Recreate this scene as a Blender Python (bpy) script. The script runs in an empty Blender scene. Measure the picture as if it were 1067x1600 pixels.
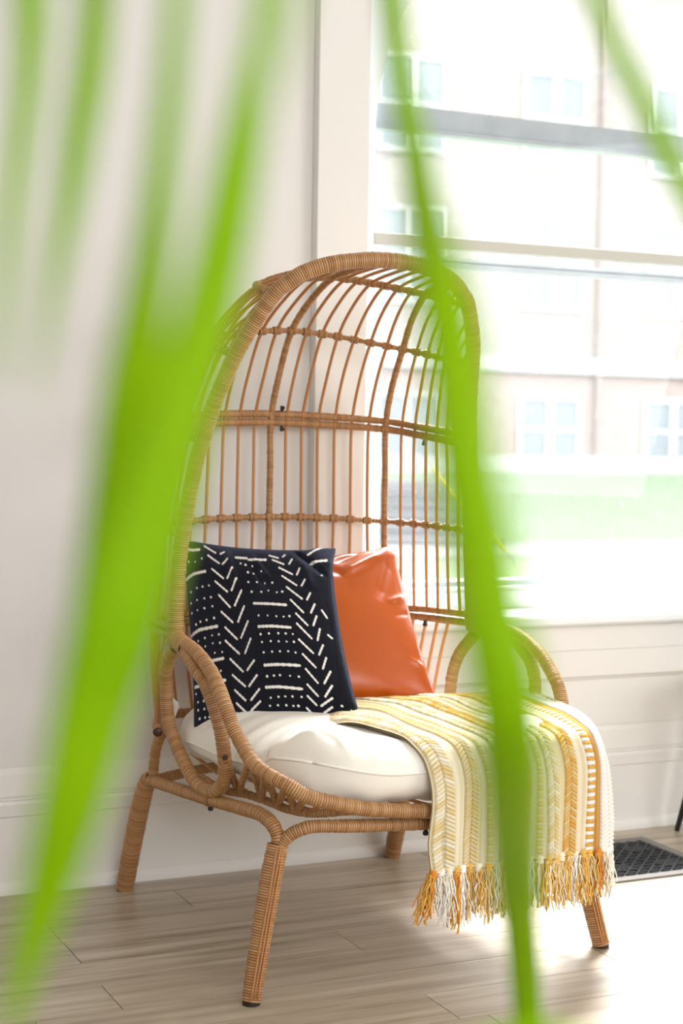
import bpy, bmesh, math, random
import numpy as np
from mathutils import Vector, Matrix

# ------------------------------------------------------------------ camera
SC = bpy.context.scene
COL = SC.collection
RIGHT = Vector((0.907987, -0.418714, 0.015407))
UP = Vector((0.005176, 0.047976, 0.998835))
FWD = Vector((0.418966, 0.906850, -0.045729))
cam_d = bpy.data.cameras.new('camera')
cam = bpy.data.objects.new('camera', cam_d)
COL.objects.link(cam)
M = Matrix((RIGHT, UP, -FWD)).transposed().to_4x4()
M.translation = Vector((0, 0, 1.1))
cam.matrix_world = M
cam_d.sensor_fit = 'VERTICAL'
cam_d.sensor_height = 36.0
cam_d.lens = 2499.1 / 1600 * 36
cam_d.clip_start = 0.02
cam_d.clip_end = 300
cam_d.dof.use_dof = True
cam_d.dof.focus_distance = 3.42
cam_d.dof.aperture_fstop = 3.1
SC.camera = cam

# ------------------------------------------------------------------ world, sun, lights, exposure
world = bpy.data.worlds.new('world')
SC.world = world
world.use_nodes = True
wn = world.node_tree.nodes
wn['Background'].inputs[0].default_value = (0.90, 0.96, 1.0, 1)
wn['Background'].inputs[1].default_value = 8.5

sun_d = bpy.data.lights.new('sun', 'SUN')
sun_d.energy = 10.0
sun_d.angle = math.radians(19)
sun_d.color = (1.0, 0.97, 0.95)
sun = bpy.data.objects.new('sun', sun_d)
COL.objects.link(sun)
sun.rotation_euler = Vector((-0.50, -0.85, -1.22)).to_track_quat('-Z', 'Y').to_euler()

def area(name, loc, aim, sx, sy, power, color, portal=False):
    d = bpy.data.lights.new(name, 'AREA')
    d.shape = 'RECTANGLE'
    d.size, d.size_y, d.energy, d.color = sx, sy, power, color
    o = bpy.data.objects.new(name, d)
    COL.objects.link(o)
    o.location = loc
    o.rotation_euler = (Vector(aim) - Vector(loc)).to_track_quat('-Z', 'Y').to_euler()
    if portal:
        d.cycles.is_portal = True
    return o
# added fill lights inside the room, behind the camera and towards the right wall
area('front_fill_light', (0.6, -2.4, 2.0), (1.2, 3.5, 1.6), 3.4, 1.6, 92, (0.975, 0.985, 1.0))
area('side_fill_light', (4.3, 0.6, 1.7), (1.5, 3.0, 0.9), 2.2, 1.8, 40, (0.95, 0.97, 1.0))
area('window_portal', (2.66, 4.02, 1.68), (2.66, 0, 1.68), 1.6, 2.1, 1, (1, 1, 1), True)

SC.view_settings.view_transform = 'Standard'
SC.view_settings.look = 'None'
SC.view_settings.exposure = 0.6
SC.view_settings.gamma = 1.0
SC.view_settings.use_curve_mapping = False
SC.cycles.use_denoising = True
SC.cycles.max_bounces = 8
SC.cycles.diffuse_bounces = 4
SC.cycles.glossy_bounces = 3
SC.cycles.transmission_bounces = 4
SC.cycles.transparent_max_bounces = 12
SC.cycles.sample_clamp_indirect = 8
SC.cycles.caustics_reflective = False
SC.cycles.caustics_refractive = False

# ------------------------------------------------------------------ materials
def srgb(r, g, b):
    f = lambda c: (c / 255 / 12.92) if c / 255 <= 0.04045 else ((c / 255 + 0.055) / 1.055) ** 2.4
    return (f(r), f(g), f(b), 1)

class NT:
    def __init__(s, name):
        s.m = bpy.data.materials.new(name)
        s.m.use_nodes = True
        s.t = s.m.node_tree
        s.b = s.t.nodes['Principled BSDF']
        s.out = s.t.nodes['Material Output']
    def n(s, typ, **kw):
        nd = s.t.nodes.new(typ)
        for k, v in kw.items():
            if k.startswith('i_'):
                key = k[2:]
                key = int(key) if key.isdigit() else key.replace('_', ' ')
                nd.inputs[key].default_value = v
            else:
                setattr(nd, k, v)
        return nd
    def l(s, a, b):
        s.t.links.new(a, b)
    def mix(s, fac, a, b, blend='MIX'):
        nd = s.t.nodes.new('ShaderNodeMix')
        nd.data_type = 'RGBA'
        nd.blend_type = blend
        for i, v in ((0, fac), (6, a), (7, b)):
            if hasattr(v, 'is_linked') or isinstance(v, bpy.types.NodeSocket):
                s.l(v, nd.inputs[i])
            else:
                nd.inputs[i].default_value = v
        return nd.outputs[2]
    def math(s, op, a, b=0.0, clamp=False):
        nd = s.t.nodes.new('ShaderNodeMath')
        nd.operation = op
        nd.use_clamp = clamp
        for i, v in ((0, a), (1, b)):
            if isinstance(v, bpy.types.NodeSocket):
                s.l(v, nd.inputs[i])
            else:
                nd.inputs[i].default_value = v
        return nd.outputs[0]
    def ramp(s, fac, stops):
        nd = s.t.nodes.new('ShaderNodeValToRGB')
        el = nd.color_ramp.elements
        while len(el) < len(stops):
            el.new(0.5)
        for e, (p, c) in zip(el, stops):
            e.position = p
            e.color = c
        s.l(fac, nd.inputs[0])
        return nd.outputs[0]
    def coords(s, kind='Object', scale=(1, 1, 1)):
        tc = s.n('ShaderNodeTexCoord')
        mp = s.n('ShaderNodeMapping')
        mp.inputs['Scale'].default_value = scale
        s.l(tc.outputs[kind], mp.inputs[0])
        return mp.outputs[0]
    def noise(s, vec, scale, detail=3, rough=0.5):
        nd = s.n('ShaderNodeTexNoise')
        nd.inputs['Scale'].default_value = scale
        nd.inputs['Detail'].default_value = detail
        nd.inputs['Roughness'].default_value = rough
        if vec is not None:
            s.l(vec, nd.inputs['Vector'])
        return nd.outputs[0]
    def bump(s, h, strength=0.3, dist=0.002):
        nd = s.n('ShaderNodeBump')
        nd.inputs['Strength'].default_value = strength
        nd.inputs['Distance'].default_value = dist
        s.l(h, nd.inputs['Height'])
        s.l(nd.outputs[0], s.b.inputs['Normal'])
    def base(s, v):
        if isinstance(v, bpy.types.NodeSocket):
            s.l(v, s.b.inputs['Base Color'])
        else:
            s.b.inputs['Base Color'].default_value = v
    def rough(s, v):
        if isinstance(v, bpy.types.NodeSocket):
            s.l(v, s.b.inputs['Roughness'])
        else:
            s.b.inputs['Roughness'].default_value = v

def plain(name, col, rough=0.6, metallic=0.0, bump=None, spec=0.5):
    t = NT(name)
    t.base(col)
    t.rough(rough)
    t.b.inputs['Metallic'].default_value = metallic
    t.b.inputs['Specular IOR Level'].default_value = spec
    if bump:
        t.bump(t.noise(t.coords(), bump[0], 4), bump[1], bump[2])
    return t.m

def wall_material(name, a, b):
    t = NT(name)
    v = t.coords()
    n1 = t.noise(v, 1.3, 3)
    t.base(t.mix(n1, a, b))
    t.rough(0.55)
    t.bump(t.noise(v, 14, 5, 0.6), 0.25, 0.004)
    return t.m
M_WALL = wall_material('painted_plaster', srgb(226, 224, 221), srgb(218, 215, 211))
M_TRIM = wall_material('painted_trim', srgb(230, 228, 224), srgb(224, 221, 216))
M_FRAME = plain('white_window_paint', srgb(232, 236, 238), 0.35)
M_CEIL = plain('ceiling_paint', srgb(235, 232, 226), 0.8)

def floor_material():
    t = NT('oak_vinyl_plank')
    tc = t.n('ShaderNodeTexCoord')
    oi = t.n('ShaderNodeObjectInfo')
    add = t.n('ShaderNodeVectorMath', operation='ADD')
    sc = t.n('ShaderNodeVectorMath', operation='SCALE')
    cx = t.n('ShaderNodeCombineXYZ')
    t.l(oi.outputs['Random'], cx.inputs[0]); t.l(oi.outputs['Random'], cx.inputs[1])
    t.l(cx.outputs[0], sc.inputs[0]); sc.inputs[3].default_value = 37
    t.l(tc.outputs['Object'], add.inputs[0]); t.l(sc.outputs[0], add.inputs[1])
    mp = t.n('ShaderNodeMapping'); mp.inputs['Scale'].default_value = (0.9, 14, 1)
    t.l(add.outputs[0], mp.inputs[0])
    mp2 = t.n('ShaderNodeMapping'); mp2.inputs['Scale'].default_value = (4, 110, 1)
    t.l(add.outputs[0], mp2.inputs[0])
    a = t.noise(mp.outputs[0], 1.6, 5, 0.62)
    f = t.noise(mp2.outputs[0], 1.5, 3, 0.6)
    c = t.ramp(a, [(0.30, srgb(124, 109, 90)), (0.43, srgb(166, 151, 130)), (0.55, srgb(194, 181, 161)), (0.72, srgb(216, 206, 190))])
    c = t.mix(t.math('MULTIPLY', f, 0.35), c, srgb(128, 108, 86))
    c = t.mix(t.math('MULTIPLY', oi.outputs['Random'], 0.35), c, srgb(166, 150, 128))
    t.base(c)
    t.rough(0.36)
    t.b.inputs['Specular IOR Level'].default_value = 0.9
    t.bump(f, 0.05, 0.001)
    return t.m
M_FLOOR = floor_material()
M_GAP = plain('dark_joint', srgb(52, 42, 34), 1.0, spec=.05)

def rattan_material(name, c1, c2, groove):
    t = NT(name)
    at = t.n('ShaderNodeAttribute', attribute_name='wrap')
    w = at.outputs['Fac']
    fr = t.math('FRACT', w)
    fl = t.math('FLOOR', w)
    wn_ = t.n('ShaderNodeTexWhiteNoise', noise_dimensions='1D')
    t.l(fl, wn_.inputs['W'])
    n = t.noise(t.coords(), 22, 3)
    c = t.mix(wn_.outputs['Value'], c1, c2)
    c = t.mix(t.math('MULTIPLY', n, 0.30), c, groove)
    d = t.math('ABSOLUTE', t.math('SUBTRACT', fr, 0.5))
    k = t.math('MULTIPLY', t.math('SUBTRACT', d, 0.27), 4.6, True)
    c = t.mix(k, c, groove)
    t.base(c)
    t.rough(0.42)
    t.b.inputs['Specular IOR Level'].default_value = 0.45
    return t.m
M_RATTAN = rattan_material('wrapped_rattan', srgb(208, 160, 108), srgb(180, 128, 78), srgb(66, 36, 16))
M_CANE = rattan_material('cane_rod', srgb(196, 140, 86), srgb(182, 124, 72), srgb(140, 88, 44))
M_BOLT = plain('black_bolt', srgb(18, 18, 18), 0.4)
M_FOOT = plain('foot_cap', srgb(30, 18, 12), 0.5)
M_BLACK = plain('black_stool_paint', srgb(16, 15, 15), 0.35)

# ------------------------------------------------------------------ helpers
def tagt(o, label=None, cat=None, group=None, kind=None):
    if label: o['label'] = label
    if cat: o['category'] = cat
    if group: o['group'] = group
    if kind: o['kind'] = kind
    return o

def empty(name, loc=(0, 0, 0), rz=0.0, **kw):
    o = bpy.data.objects.new(name, None)
    o.empty_display_size = 0.05
    COL.objects.link(o)
    o.location = loc
    o.rotation_euler = (0, 0, rz)
    return tagt(o, **kw)

def mesh_obj(name, verts, faces, mat, parent=None, smooth=False, attrs=None, loc=None, **kw):
    me = bpy.data.meshes.new(name)
    if isinstance(verts, np.ndarray):
        nv = len(verts); faces = np.asarray(faces, dtype=np.int32)
        k = faces.shape[1]
        me.vertices.add(nv)
        me.vertices.foreach_set('co', verts.astype(np.float32).ravel())
        me.loops.add(faces.size)
        me.loops.foreach_set('vertex_index', faces.ravel())
        me.polygons.add(len(faces))
        me.polygons.foreach_set('loop_start', np.arange(0, faces.size, k, dtype=np.int32))
        me.polygons.foreach_set('loop_total', np.full(len(faces), k, dtype=np.int32))
        me.update(calc_edges=True)
    else:
        me.from_pydata(verts, [], faces)
    me.validate()
    if smooth:
        me.polygons.foreach_set('use_smooth', np.ones(len(me.polygons), dtype=bool))
    for an, (typ, data) in (attrs or {}).items():
        a = me.attributes.new(an, typ, 'POINT')
        if typ == 'FLOAT':
            a.data.foreach_set('value', np.asarray(data, dtype=np.float32).ravel())
        else:
            a.data.foreach_set('color', np.asarray(data, dtype=np.float32).ravel())
    me.materials.append(mat)
    o = bpy.data.objects.new(name, me)
    COL.objects.link(o)
    if parent: o.parent = parent
    if loc is not None: o.location = loc
    return tagt(o, **kw)

class BX:
    """collects boxes and prisms into one mesh"""
    def __init__(s): s.v = []; s.f = []
    def box(s, x0, x1, y0, y1, z0, z1):
        n = len(s.v)
        s.v += [(x0, y0, z0), (x1, y0, z0), (x1, y1, z0), (x0, y1, z0), (x0, y0, z1), (x1, y0, z1), (x1, y1, z1), (x0, y1, z1)]
        s.f += [tuple(n + i for i in q) for q in ((0, 3, 2, 1), (4, 5, 6, 7), (0, 1, 5, 4), (1, 2, 6, 5), (2, 3, 7, 6), (3, 0, 4, 7))]
        return s
    def bar(s, a, b, w, h, up=(0, 0, 1)):
        a = Vector(a); b = Vector(b); d = (b - a).normalized()
        side = d.cross(Vector(up)).normalized(); u = side.cross(d)
        n = len(s.v)
        for p in (a, b):
            for i, j in ((-1, -1), (1, -1), (1, 1), (-1, 1)):
                s.v.append(tuple(p + side * (w / 2 * i) + u * (h / 2 * j)))
        s.f += [tuple(n + i for i in q) for q in ((0, 1, 2, 3), (7, 6, 5, 4), (0, 4, 5, 1), (1, 5, 6, 2), (2, 6, 7, 3), (3, 7, 4, 0))]
        return s
    def extr(s, profile, x0, x1):
        """profile in (y, z) pushed along x"""
        n = len(s.v); k = len(profile)
        s.v += [(x0, y, z) for y, z in profile] + [(x1, y, z) for y, z in profile]
        s.f += [tuple(range(n, n + k))[::-1], tuple(range(n + k, n + 2 * k))]
        s.f += [(n + i, n + (i + 1) % k, n + k + (i + 1) % k, n + k + i) for i in range(k)]
        return s
    def obj(s, name, mat, parent=None, bevel=0.0, **kw):
        o = mesh_obj(name, s.v, s.f, mat, parent, **kw)
        bm = bmesh.new(); bm.from_mesh(o.data)
        bmesh.ops.recalc_face_normals(bm, faces=bm.faces)
        bm.to_mesh(o.data); bm.free()
        if bevel:
            m = o.modifiers.new('bevel', 'BEVEL'); m.width = bevel; m.segments = 2; m.limit_method = 'ANGLE'
        return o

def catmull(P, n):
    """centripetal-ish spline through P, resampled to n even steps"""
    P = np.asarray(P, float)
    Q = np.vstack([2 * P[0] - P[1], P, 2 * P[-1] - P[-2]])
    out = []
    for i in range(len(P) - 1):
        p0, p1, p2, p3 = Q[i:i + 4]
        t = np.linspace(0, 1, 24, endpoint=False)[:, None]
        out.append(0.5 * ((2 * p1) + (-p0 + p2) * t + (2 * p0 - 5 * p1 + 4 * p2 - p3) * t * t + (-p0 + 3 * p1 - 3 * p2 + p3) * t ** 3))
    D = np.vstack(out + [P[-1:]])
    L = np.r_[0, np.cumsum(np.linalg.norm(np.diff(D[:, :3], axis=0), axis=1))]
    s = np.linspace(0, L[-1], n)
    return np.stack([np.interp(s, L, D[:, k]) for k in range(D.shape[1])], 1), L[-1]

RNG = np.random.RandomState(5)
def tube_data(P, r, pitch=0.0047, amp=0.0011, sides=12, wraps=True, flat=None, lumpy=0.0006):
    """swept tube; P rows are (x,y,z) or (x,y,z,r). wraps=True models each turn of the rattan winding"""
    P = np.asarray(P, float)
    if P.shape[1] == 3: P = np.c_[P, np.full(len(P), r)]
    _, L = catmull(P, 10)
    if wraps:
        nw = max(2, int(L / pitch)); per = 4; n = nw * per + 1
    else:
        n = max(6, int(L / 0.02)); nw = 0
    C, L = catmull(P, n)
    X = C[:, :3]; R = C[:, 3].copy()
    T = np.gradient(X, axis=0); T /= np.linalg.norm(T, axis=1)[:, None]
    N = np.zeros_like(X)
    a = np.array([0, 0, 1.0]) if abs(T[0][2]) < 0.9 else np.array([1.0, 0, 0])
    v = np.cross(T[0], a); v /= np.linalg.norm(v)
    for i in range(n):
        v = v - T[i] * (v @ T[i]); v /= np.linalg.norm(v); N[i] = v
    B = np.cross(T, N)
    th = np.linspace(0, 2 * np.pi, sides, endpoint=False)
    tilt = 0.0
    if wraps:
        ph = np.arange(n) / 4.0
        R = R + amp * (np.abs(np.sin(np.pi * ph)) ** 0.7 - 0.8)
        R = R + np.repeat(RNG.uniform(-lumpy, lumpy, nw + 1), 4)[:n]
        wr = ph + 0.0001
    else:
        wr = np.full(n, 0.5)
    ring = np.cos(th)[None, :, None] * N[:, None, :] + np.sin(th)[None, :, None] * B[:, None, :]
    V = X[:, None, :] + ring * R[:, None, None]
    V = V.reshape(-1, 3)
    i = np.arange(n - 1)[:, None] * sides; j = np.arange(sides)[None, :]; j2 = (j + 1) % sides
    F = np.stack([i + j, i + j2, i + sides + j2, i + sides + j], -1).reshape(-1, 4)
    nv = len(V)
    V = np.vstack([V, X[0], X[-1]])
    W_ = np.r_[np.repeat(wr, sides), wr[0], wr[-1]]
    c0 = np.stack([np.full(sides, nv), (np.arange(sides) + 1) % sides, np.arange(sides), np.full(sides, nv)], -1)
    last = (n - 1) * sides
    c1 = np.stack([np.full(sides, nv + 1), last + np.arange(sides), last + (np.arange(sides) + 1) % sides, np.full(sides, nv + 1)], -1)
    tri = np.vstack([c0[:, :3], c1[:, :3]])
    # quads only mesh: cap triangles become degenerate-free quads by doubling is avoided, store them apart
    return V, F, W_, tri

def tubes(name, specs, mat, parent=None, **kw):
    """specs: list of dicts/tuples for tube_data; all joined into one part"""
    Vs, Fs, Ws, Ts = [], [], [], []; o = 0
    for sp in specs:
        V, F, w, tri = tube_data(**sp)
        Vs.append(V); Fs.append(F + o); Ws.append(w); Ts.append(tri + o); o += len(V)
    V = np.vstack(Vs); F = np.vstack(Fs); T = np.vstack(Ts)
    me = bpy.data.meshes.new(name)
    me.vertices.add(len(V)); me.vertices.foreach_set('co', V.astype(np.float32).ravel())
    loops = np.r_[F.ravel(), T.ravel()].astype(np.int32)
    me.loops.add(len(loops)); me.loops.foreach_set('vertex_index', loops)
    me.polygons.add(len(F) + len(T))
    st = np.r_[np.arange(len(F)) * 4, len(F) * 4 + np.arange(len(T)) * 3].astype(np.int32)
    me.polygons.foreach_set('loop_start', st)
    me.polygons.foreach_set('loop_total', np.r_[np.full(len(F), 4), np.full(len(T), 3)].astype(np.int32))
    me.update(calc_edges=True)
    me.validate()
    me.polygons.foreach_set('use_smooth', np.ones(len(me.polygons), dtype=bool))
    a = me.attributes.new('wrap', 'FLOAT', 'POINT')
    a.data.foreach_set('value', np.concatenate(Ws).astype(np.float32))
    me.materials.append(mat)
    ob = bpy.data.objects.new(name, me); COL.objects.link(ob)
    if parent: ob.parent = parent
    return tagt(ob, **kw)

# ------------------------------------------------------------------ room
WY = 3.773                                   # inner face of the back wall
floor = BX().box(-2.6, 4.9, -3.0, 4.1, -0.10, -0.005).obj('floor', M_GAP, kind='structure')
PITCH, LEN = 0.1457, 1.22
seam0 = {0: 1.974, 1: 1.25, 2: 0.898, 3: 2.12, 4: 1.48, 5: 0.90, 6: 1.95, 7: 1.476}
random.seed(3)
pm = BX(); g = 0.0010
pm.v = [(g, g, -.005), (LEN - g, g, -.005), (LEN - g, PITCH - g, -.005), (g, PITCH - g, -.005),
        (g, g, 0), (LEN - g, g, 0), (LEN - g, PITCH - g, 0), (g, PITCH - g, 0)]
pm.f = [(0, 1, 5, 4), (1, 2, 6, 5), (2, 3, 7, 6), (3, 0, 4, 7), (4, 5, 6, 7)]
proto = None
for k in range(33):
    y0 = 3.7870 - (k + 1) * PITCH
    s = seam0.get(k, random.uniform(0, LEN))
    x = s - math.ceil((s + 2.5) / LEN) * LEN
    while x < 4.6:
        if proto is None:
            proto = pm.obj('plank', M_FLOOR, floor); p = proto
        else:
            p = proto.copy(); COL.objects.link(p)
        p.location = (x, y0, 0)
        x += LEN

# window opening in the back wall, from the inside: X 1.80 - 3.53, Z 0.624 - 2.80
OX0, OX1, OZ0, OZ1 = 1.805, 3.53, 0.60, 2.80
w = BX()
w.box(-2.6, OX0, WY, 4.08, -0.1, 3.0); w.box(OX1, 4.9, WY, 4.08, -0.1, 3.0)
w.box(OX0, OX1, WY, 4.08, -0.1, OZ0); w.box(OX0, OX1, WY, 4.08, OZ1, 3.0)
w.obj('wall_back', M_WALL, kind='structure')
BX().box(-2.75, -2.6, -3, 4.08, -0.1, 3.0).obj('wall_left', M_WALL, kind='structure')
BX().box(4.9, 5.05, -3, 4.08, -0.1, 3.0).obj('wall_right', M_WALL, kind='structure')
BX().box(-2.75, 5.05, -3.15, -3, -0.1, 3.0).obj('wall_front', M_WALL, kind='structure')
BX().box(-2.75, 5.05, -3.15, 4.08, 3.0, 3.1).obj('ceiling', M_CEIL, kind='structure')

# casing board left of the window and its twin on the right
CF = 3.738
cas = BX().box(1.647, 1.791, CF, WY, 0.624, 2.95).obj('trim_1', M_TRIM, kind='structure', bevel=0.003)
BX().box(3.545, 3.69, CF, WY, 0.624, 2.95).obj('trim_2', M_TRIM, kind='structure', bevel=0.003)
# base board with a moulded cap along the whole wall
bb = BX()
bb.extr([(WY, 0), (3.760, 0), (3.760, .183), (3.757, .187), (3.756, .215), (3.759, .223), (WY, .223)], -2.6, 4.9)
bb.extr([(WY, .2235), (3.7655, .2235), (3.7655, .228), (3.763, .234), (3.768, .285), (3.7715, .300), (WY, .300)], -2.6, 4.9)
bb.obj('baseboard_back', M_TRIM, kind='structure')
qr = [(WY, 0)] + [(3.760 - .014 * math.cos(a), .030 * math.sin(a)) for a in [i * math.pi / 2 / 6 for i in range(7)]] + [(WY, .030)]
BX().extr(qr, -2.6, 4.9).obj('trim_3', M_TRIM, kind='structure')
# panelling under the window
ap = BX()
ap.extr([(WY, .440), (3.762, .440), (3.757, .446), (3.757, .5165), (3.760, .5185), (3.757, .5205), (3.757, .600), (WY, .600)], 1.62, 3.75)
ap.extr([(WY, .302), (3.7705, .302), (3.7705, .432), (3.767, .436), (3.767, .4395), (WY, .4395)], 1.62, 3.75)
ap.obj('trim_4', M_TRIM, kind='structure')
BX().extr([(3.95, .593), (3.728, .593), (3.722, .600), (3.722, .617), (3.728, .624), (3.95, .624)], 1.63, 3.72).obj('trim_5', M_FRAME, kind='structure')

# window_1: arched frame > sash rails, bars, panes
win = empty('window_1', (2.66, 3.93, .624), kind='structure')
def lw(o):                       # children keep world coordinates
    o.matrix_parent_inverse = win.matrix_world.inverted(); return o
bpy.context.view_layer.update()
AX0, AX1, SPR = 1.900, 3.424, 1.925
R_ = (AX1 - AX0) / 2; CX = (AX0 + AX1) / 2
arc = [(CX - R_ * math.cos(a), SPR + R_ * math.sin(a)) for a in [math.pi * i / 64 for i in range(65)]]
inner = [(AX0, .600)] + arc + [(AX1, .600)]
outer = [(OX0, .600)]
for (x, z) in arc:
    dx, dz = x - CX, z - SPR
    k = min((CX - OX0) / max(abs(dx), 1e-6), (OZ1 - SPR) / max(dz, 1e-6))
    outer.append((CX + dx * k, SPR + dz * k))
outer += [(OX1, .600)]
v = []; f = []
n = len(inner)
for y in (3.930, 3.968):
    v += [(x, y, z) for x, z in inner] + [(x, y, z) for x, z in outer]
for i in range(n - 1):
    f += [(i, i + 1, n + i + 1, n + i), (2 * n + i, 3 * n + i, 3 * n + i + 1, 2 * n + i + 1), (i, 2 * n + i, 2 * n + i + 1, i + 1)]
lw(mesh_obj('window_frame', v, f, M_FRAME, win))
def dirty_metal():
    t = NT('weathered_storm_rail')
    vv = t.coords()
    a = t.noise(vv, 9, 4, 0.6)
    t.base(t.mix(a, srgb(150, 160, 170), srgb(196, 204, 210)))
    t.rough(0.5)
    return t.m
M_STORM = dirty_metal()
M_RAIL = plain('backlit_white_rail_paint', srgb(190, 188, 178), .5)  # white frame paint darkened: the backlit shade is put into the colour
lw(BX().box(AX0, AX1, 3.985, 4.02, 1.966, 2.022).box(AX0, AX1, 3.978, 4.02, 1.952, 1.964).obj('storm_rail', M_STORM, win))
lw(BX().box(AX0, AX1, 3.990, 4.02, 1.585, 1.600).box(AX0, AX1, 3.985, 4.02, 1.603, 1.613).obj('storm_rail', M_STORM, win))
lw(BX().box(AX0, AX1, 3.975, 4.06, .600, .700).obj('storm_rail', M_STORM, win))
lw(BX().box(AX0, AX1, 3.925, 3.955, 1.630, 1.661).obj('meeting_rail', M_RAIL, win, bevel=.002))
lw(BX().box(1.902, 1.933, 3.932, 3.955, .674, 1.6305).obj('sash_stile', M_FRAME, win, bevel=.002))
lw(BX().box(3.39, 3.422, 3.932, 3.955, .674, 1.6305).obj('sash_stile', M_FRAME, win, bevel=.002))
lw(BX().box(1.902, 3.422, 3.931, 3.957, .624, .673).box(1.932, 3.392, 3.938, 3.957, .673, .686).obj('bottom_rail', M_FRAME, win, bevel=.002))

def glass_material():
    t = NT('dusty_glass')
    tr = t.n('ShaderNodeBsdfTransparent')
    gl = t.n('ShaderNodeBsdfGlossy'); gl.inputs['Roughness'].default_value = 0.02
    fr = t.n('ShaderNodeLayerWeight'); fr.inputs['Blend'].default_value = 0.5
    fac0 = t.math('ADD', t.math('MULTIPLY', t.math('POWER', fr.outputs['Facing'], 4.0), 0.6), 0.04, True)
    mx = t.n('ShaderNodeMixShader')
    t.l(fac0, mx.inputs[0]); t.l(tr.outputs[0], mx.inputs[1]); t.l(gl.outputs[0], mx.inputs[2])
    vv = t.coords()
    vo = t.n('ShaderNodeTexVoronoi'); vo.inputs['Scale'].default_value = 60
    t.l(vv, vo.inputs['Vector'])
    sp = t.math('LESS_THAN', vo.outputs['Distance'], 0.13)
    dust = t.math('MULTIPLY', t.math('SUBTRACT', t.noise(vv, 24, 4, 0.7), 0.46), 0.04, True)
    fac = t.math('ADD', t.math('MULTIPLY', sp, 0.07), dust, True)
    df = t.n('ShaderNodeBsdfTranslucent'); df.inputs[0].default_value = (0.9, 0.92, 0.95, 1)
    m2 = t.n('ShaderNodeMixShader')
    t.l(fac, m2.inputs[0]); t.l(mx.outputs[0], m2.inputs[1]); t.l(df.outputs[0], m2.inputs[2])
    t.l(m2.outputs[0], t.out.inputs[0])
    return t.m
M_GLASS = glass_material()
def fan(pts, y):
    return [(x, y, z) for x, z in pts], [tuple(range(len(pts)))]
vv_, ff_ = fan([(AX0, 1.661), (AX0, SPR)] + arc + [(AX1, 1.661)], 3.966)
lw(mesh_obj('pane', vv_, ff_, M_GLASS, win))
vv_, ff_ = fan([(1.933, .686), (1.933, 1.63), (3.39, 1.63), (3.39, .686)], 3.946)
lw(mesh_obj('pane', vv_, ff_, M_GLASS, win))

# ------------------------------------------------------------------ the rattan egg chair (local axes: x right, y back, z up)
TH = math.radians(2.9)
CO = (1.535, 3.285, 0.0)
chair = empty('rattan_egg_chair', CO, TH, label='high-backed egg chair of wrapped rattan cane with open rib hood and looped arms', cat='chair')

HOOP = [(.389, .070, .640), (.386, .076, .690), (.384, .078, .736), (.380, .078, .820), (.374, .073, .887), (.363, .061, .976), (.352, .047, 1.054),
        (.342, .035, 1.100), (.331, .020, 1.155), (.318, -.002, 1.209), (.300, -.037, 1.277), (.277, -.073, 1.340), (.241, -.108, 1.407),
        (.216, -.122, 1.431), (.189, -.135, 1.451), (.149, -.151, 1.467), (.100, -.164, 1.478), (.050, -.170, 1.484), (0, -.172, 1.486)]
mir = lambda P: [(-p[0],) + tuple(p[1:]) for p in P]
hoop_path = mir(HOOP) + HOOP[::-1][1:]
tubes('front_hoop', [dict(P=hoop_path, r=.0175, pitch=.0050, amp=.0014, sides=16)], M_RATTAN, chair)

def hoop_at(z):                     # right hand hoop point at height z
    H = np.array(HOOP)
    return np.array([np.interp(z, H[:, 2], H[:, 0]), np.interp(z, H[:, 2], H[:, 1]), z])
def hoop_top(x):
    H = np.array(HOOP)[::-1]
    return np.array([x, np.interp(x, H[:, 0], H[:, 1]), np.interp(x, H[:, 0], H[:, 2])])

class Ring:
    """a horizontal hoop of the hood: half curve from the middle of the back (C) over the thick post (T) to the front hoop (H)"""
    def __init__(s, H, T, Cc, bulge=0.012):
        H = np.array(H); T = np.array(T); Cc = np.array([0, Cc[0], Cc[1]])
        m1 = np.array([T[0] * .52, Cc[1] - (Cc[1] - T[1]) * .16, Cc[2] * .7 + T[2] * .3])
        s1 = H * .36 + T * .64 + np.array([bulge + .010, .018 * (T[1] - H[1]) / .3, 0])
        s2 = H * .72 + T * .28 + np.array([bulge, .004, 0])
        lead = np.array([-m1[0], m1[1], m1[2]])
        full, _ = catmull([lead, Cc, m1, T, s1, s2, H], 700)
        i0 = int(np.argmin(np.linalg.norm(full - Cc, axis=1))); iT = int(np.argmin(np.linalg.norm(full - T, axis=1)))
        s.A = full[i0:iT + 1]; s.B = full[iT:]
        s.half = full[i0:]
    def at(s, k, kmax=14):
        sg = -1 if k < 0 else 1; k = abs(k)
        D, f = (s.A, k / 7) if k <= 7 else (s.B, (k - 7) / (kmax - 7))
        L = np.r_[0, np.cumsum(np.linalg.norm(np.diff(D, axis=0), axis=1))]
        q = np.array([np.interp(f * L[-1], L, D[:, i]) for i in range(3)])
        q[0] *= sg
        return q
    def path(s, dz=0.0, step=20):
        h = s.half[::step]
        h = np.vstack([h, s.half[-1:]])
        l = h.copy(); l[:, 0] *= -1
        P = np.vstack([l[::-1], h[1:]]); P[:, 2] += dz
        return P

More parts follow.
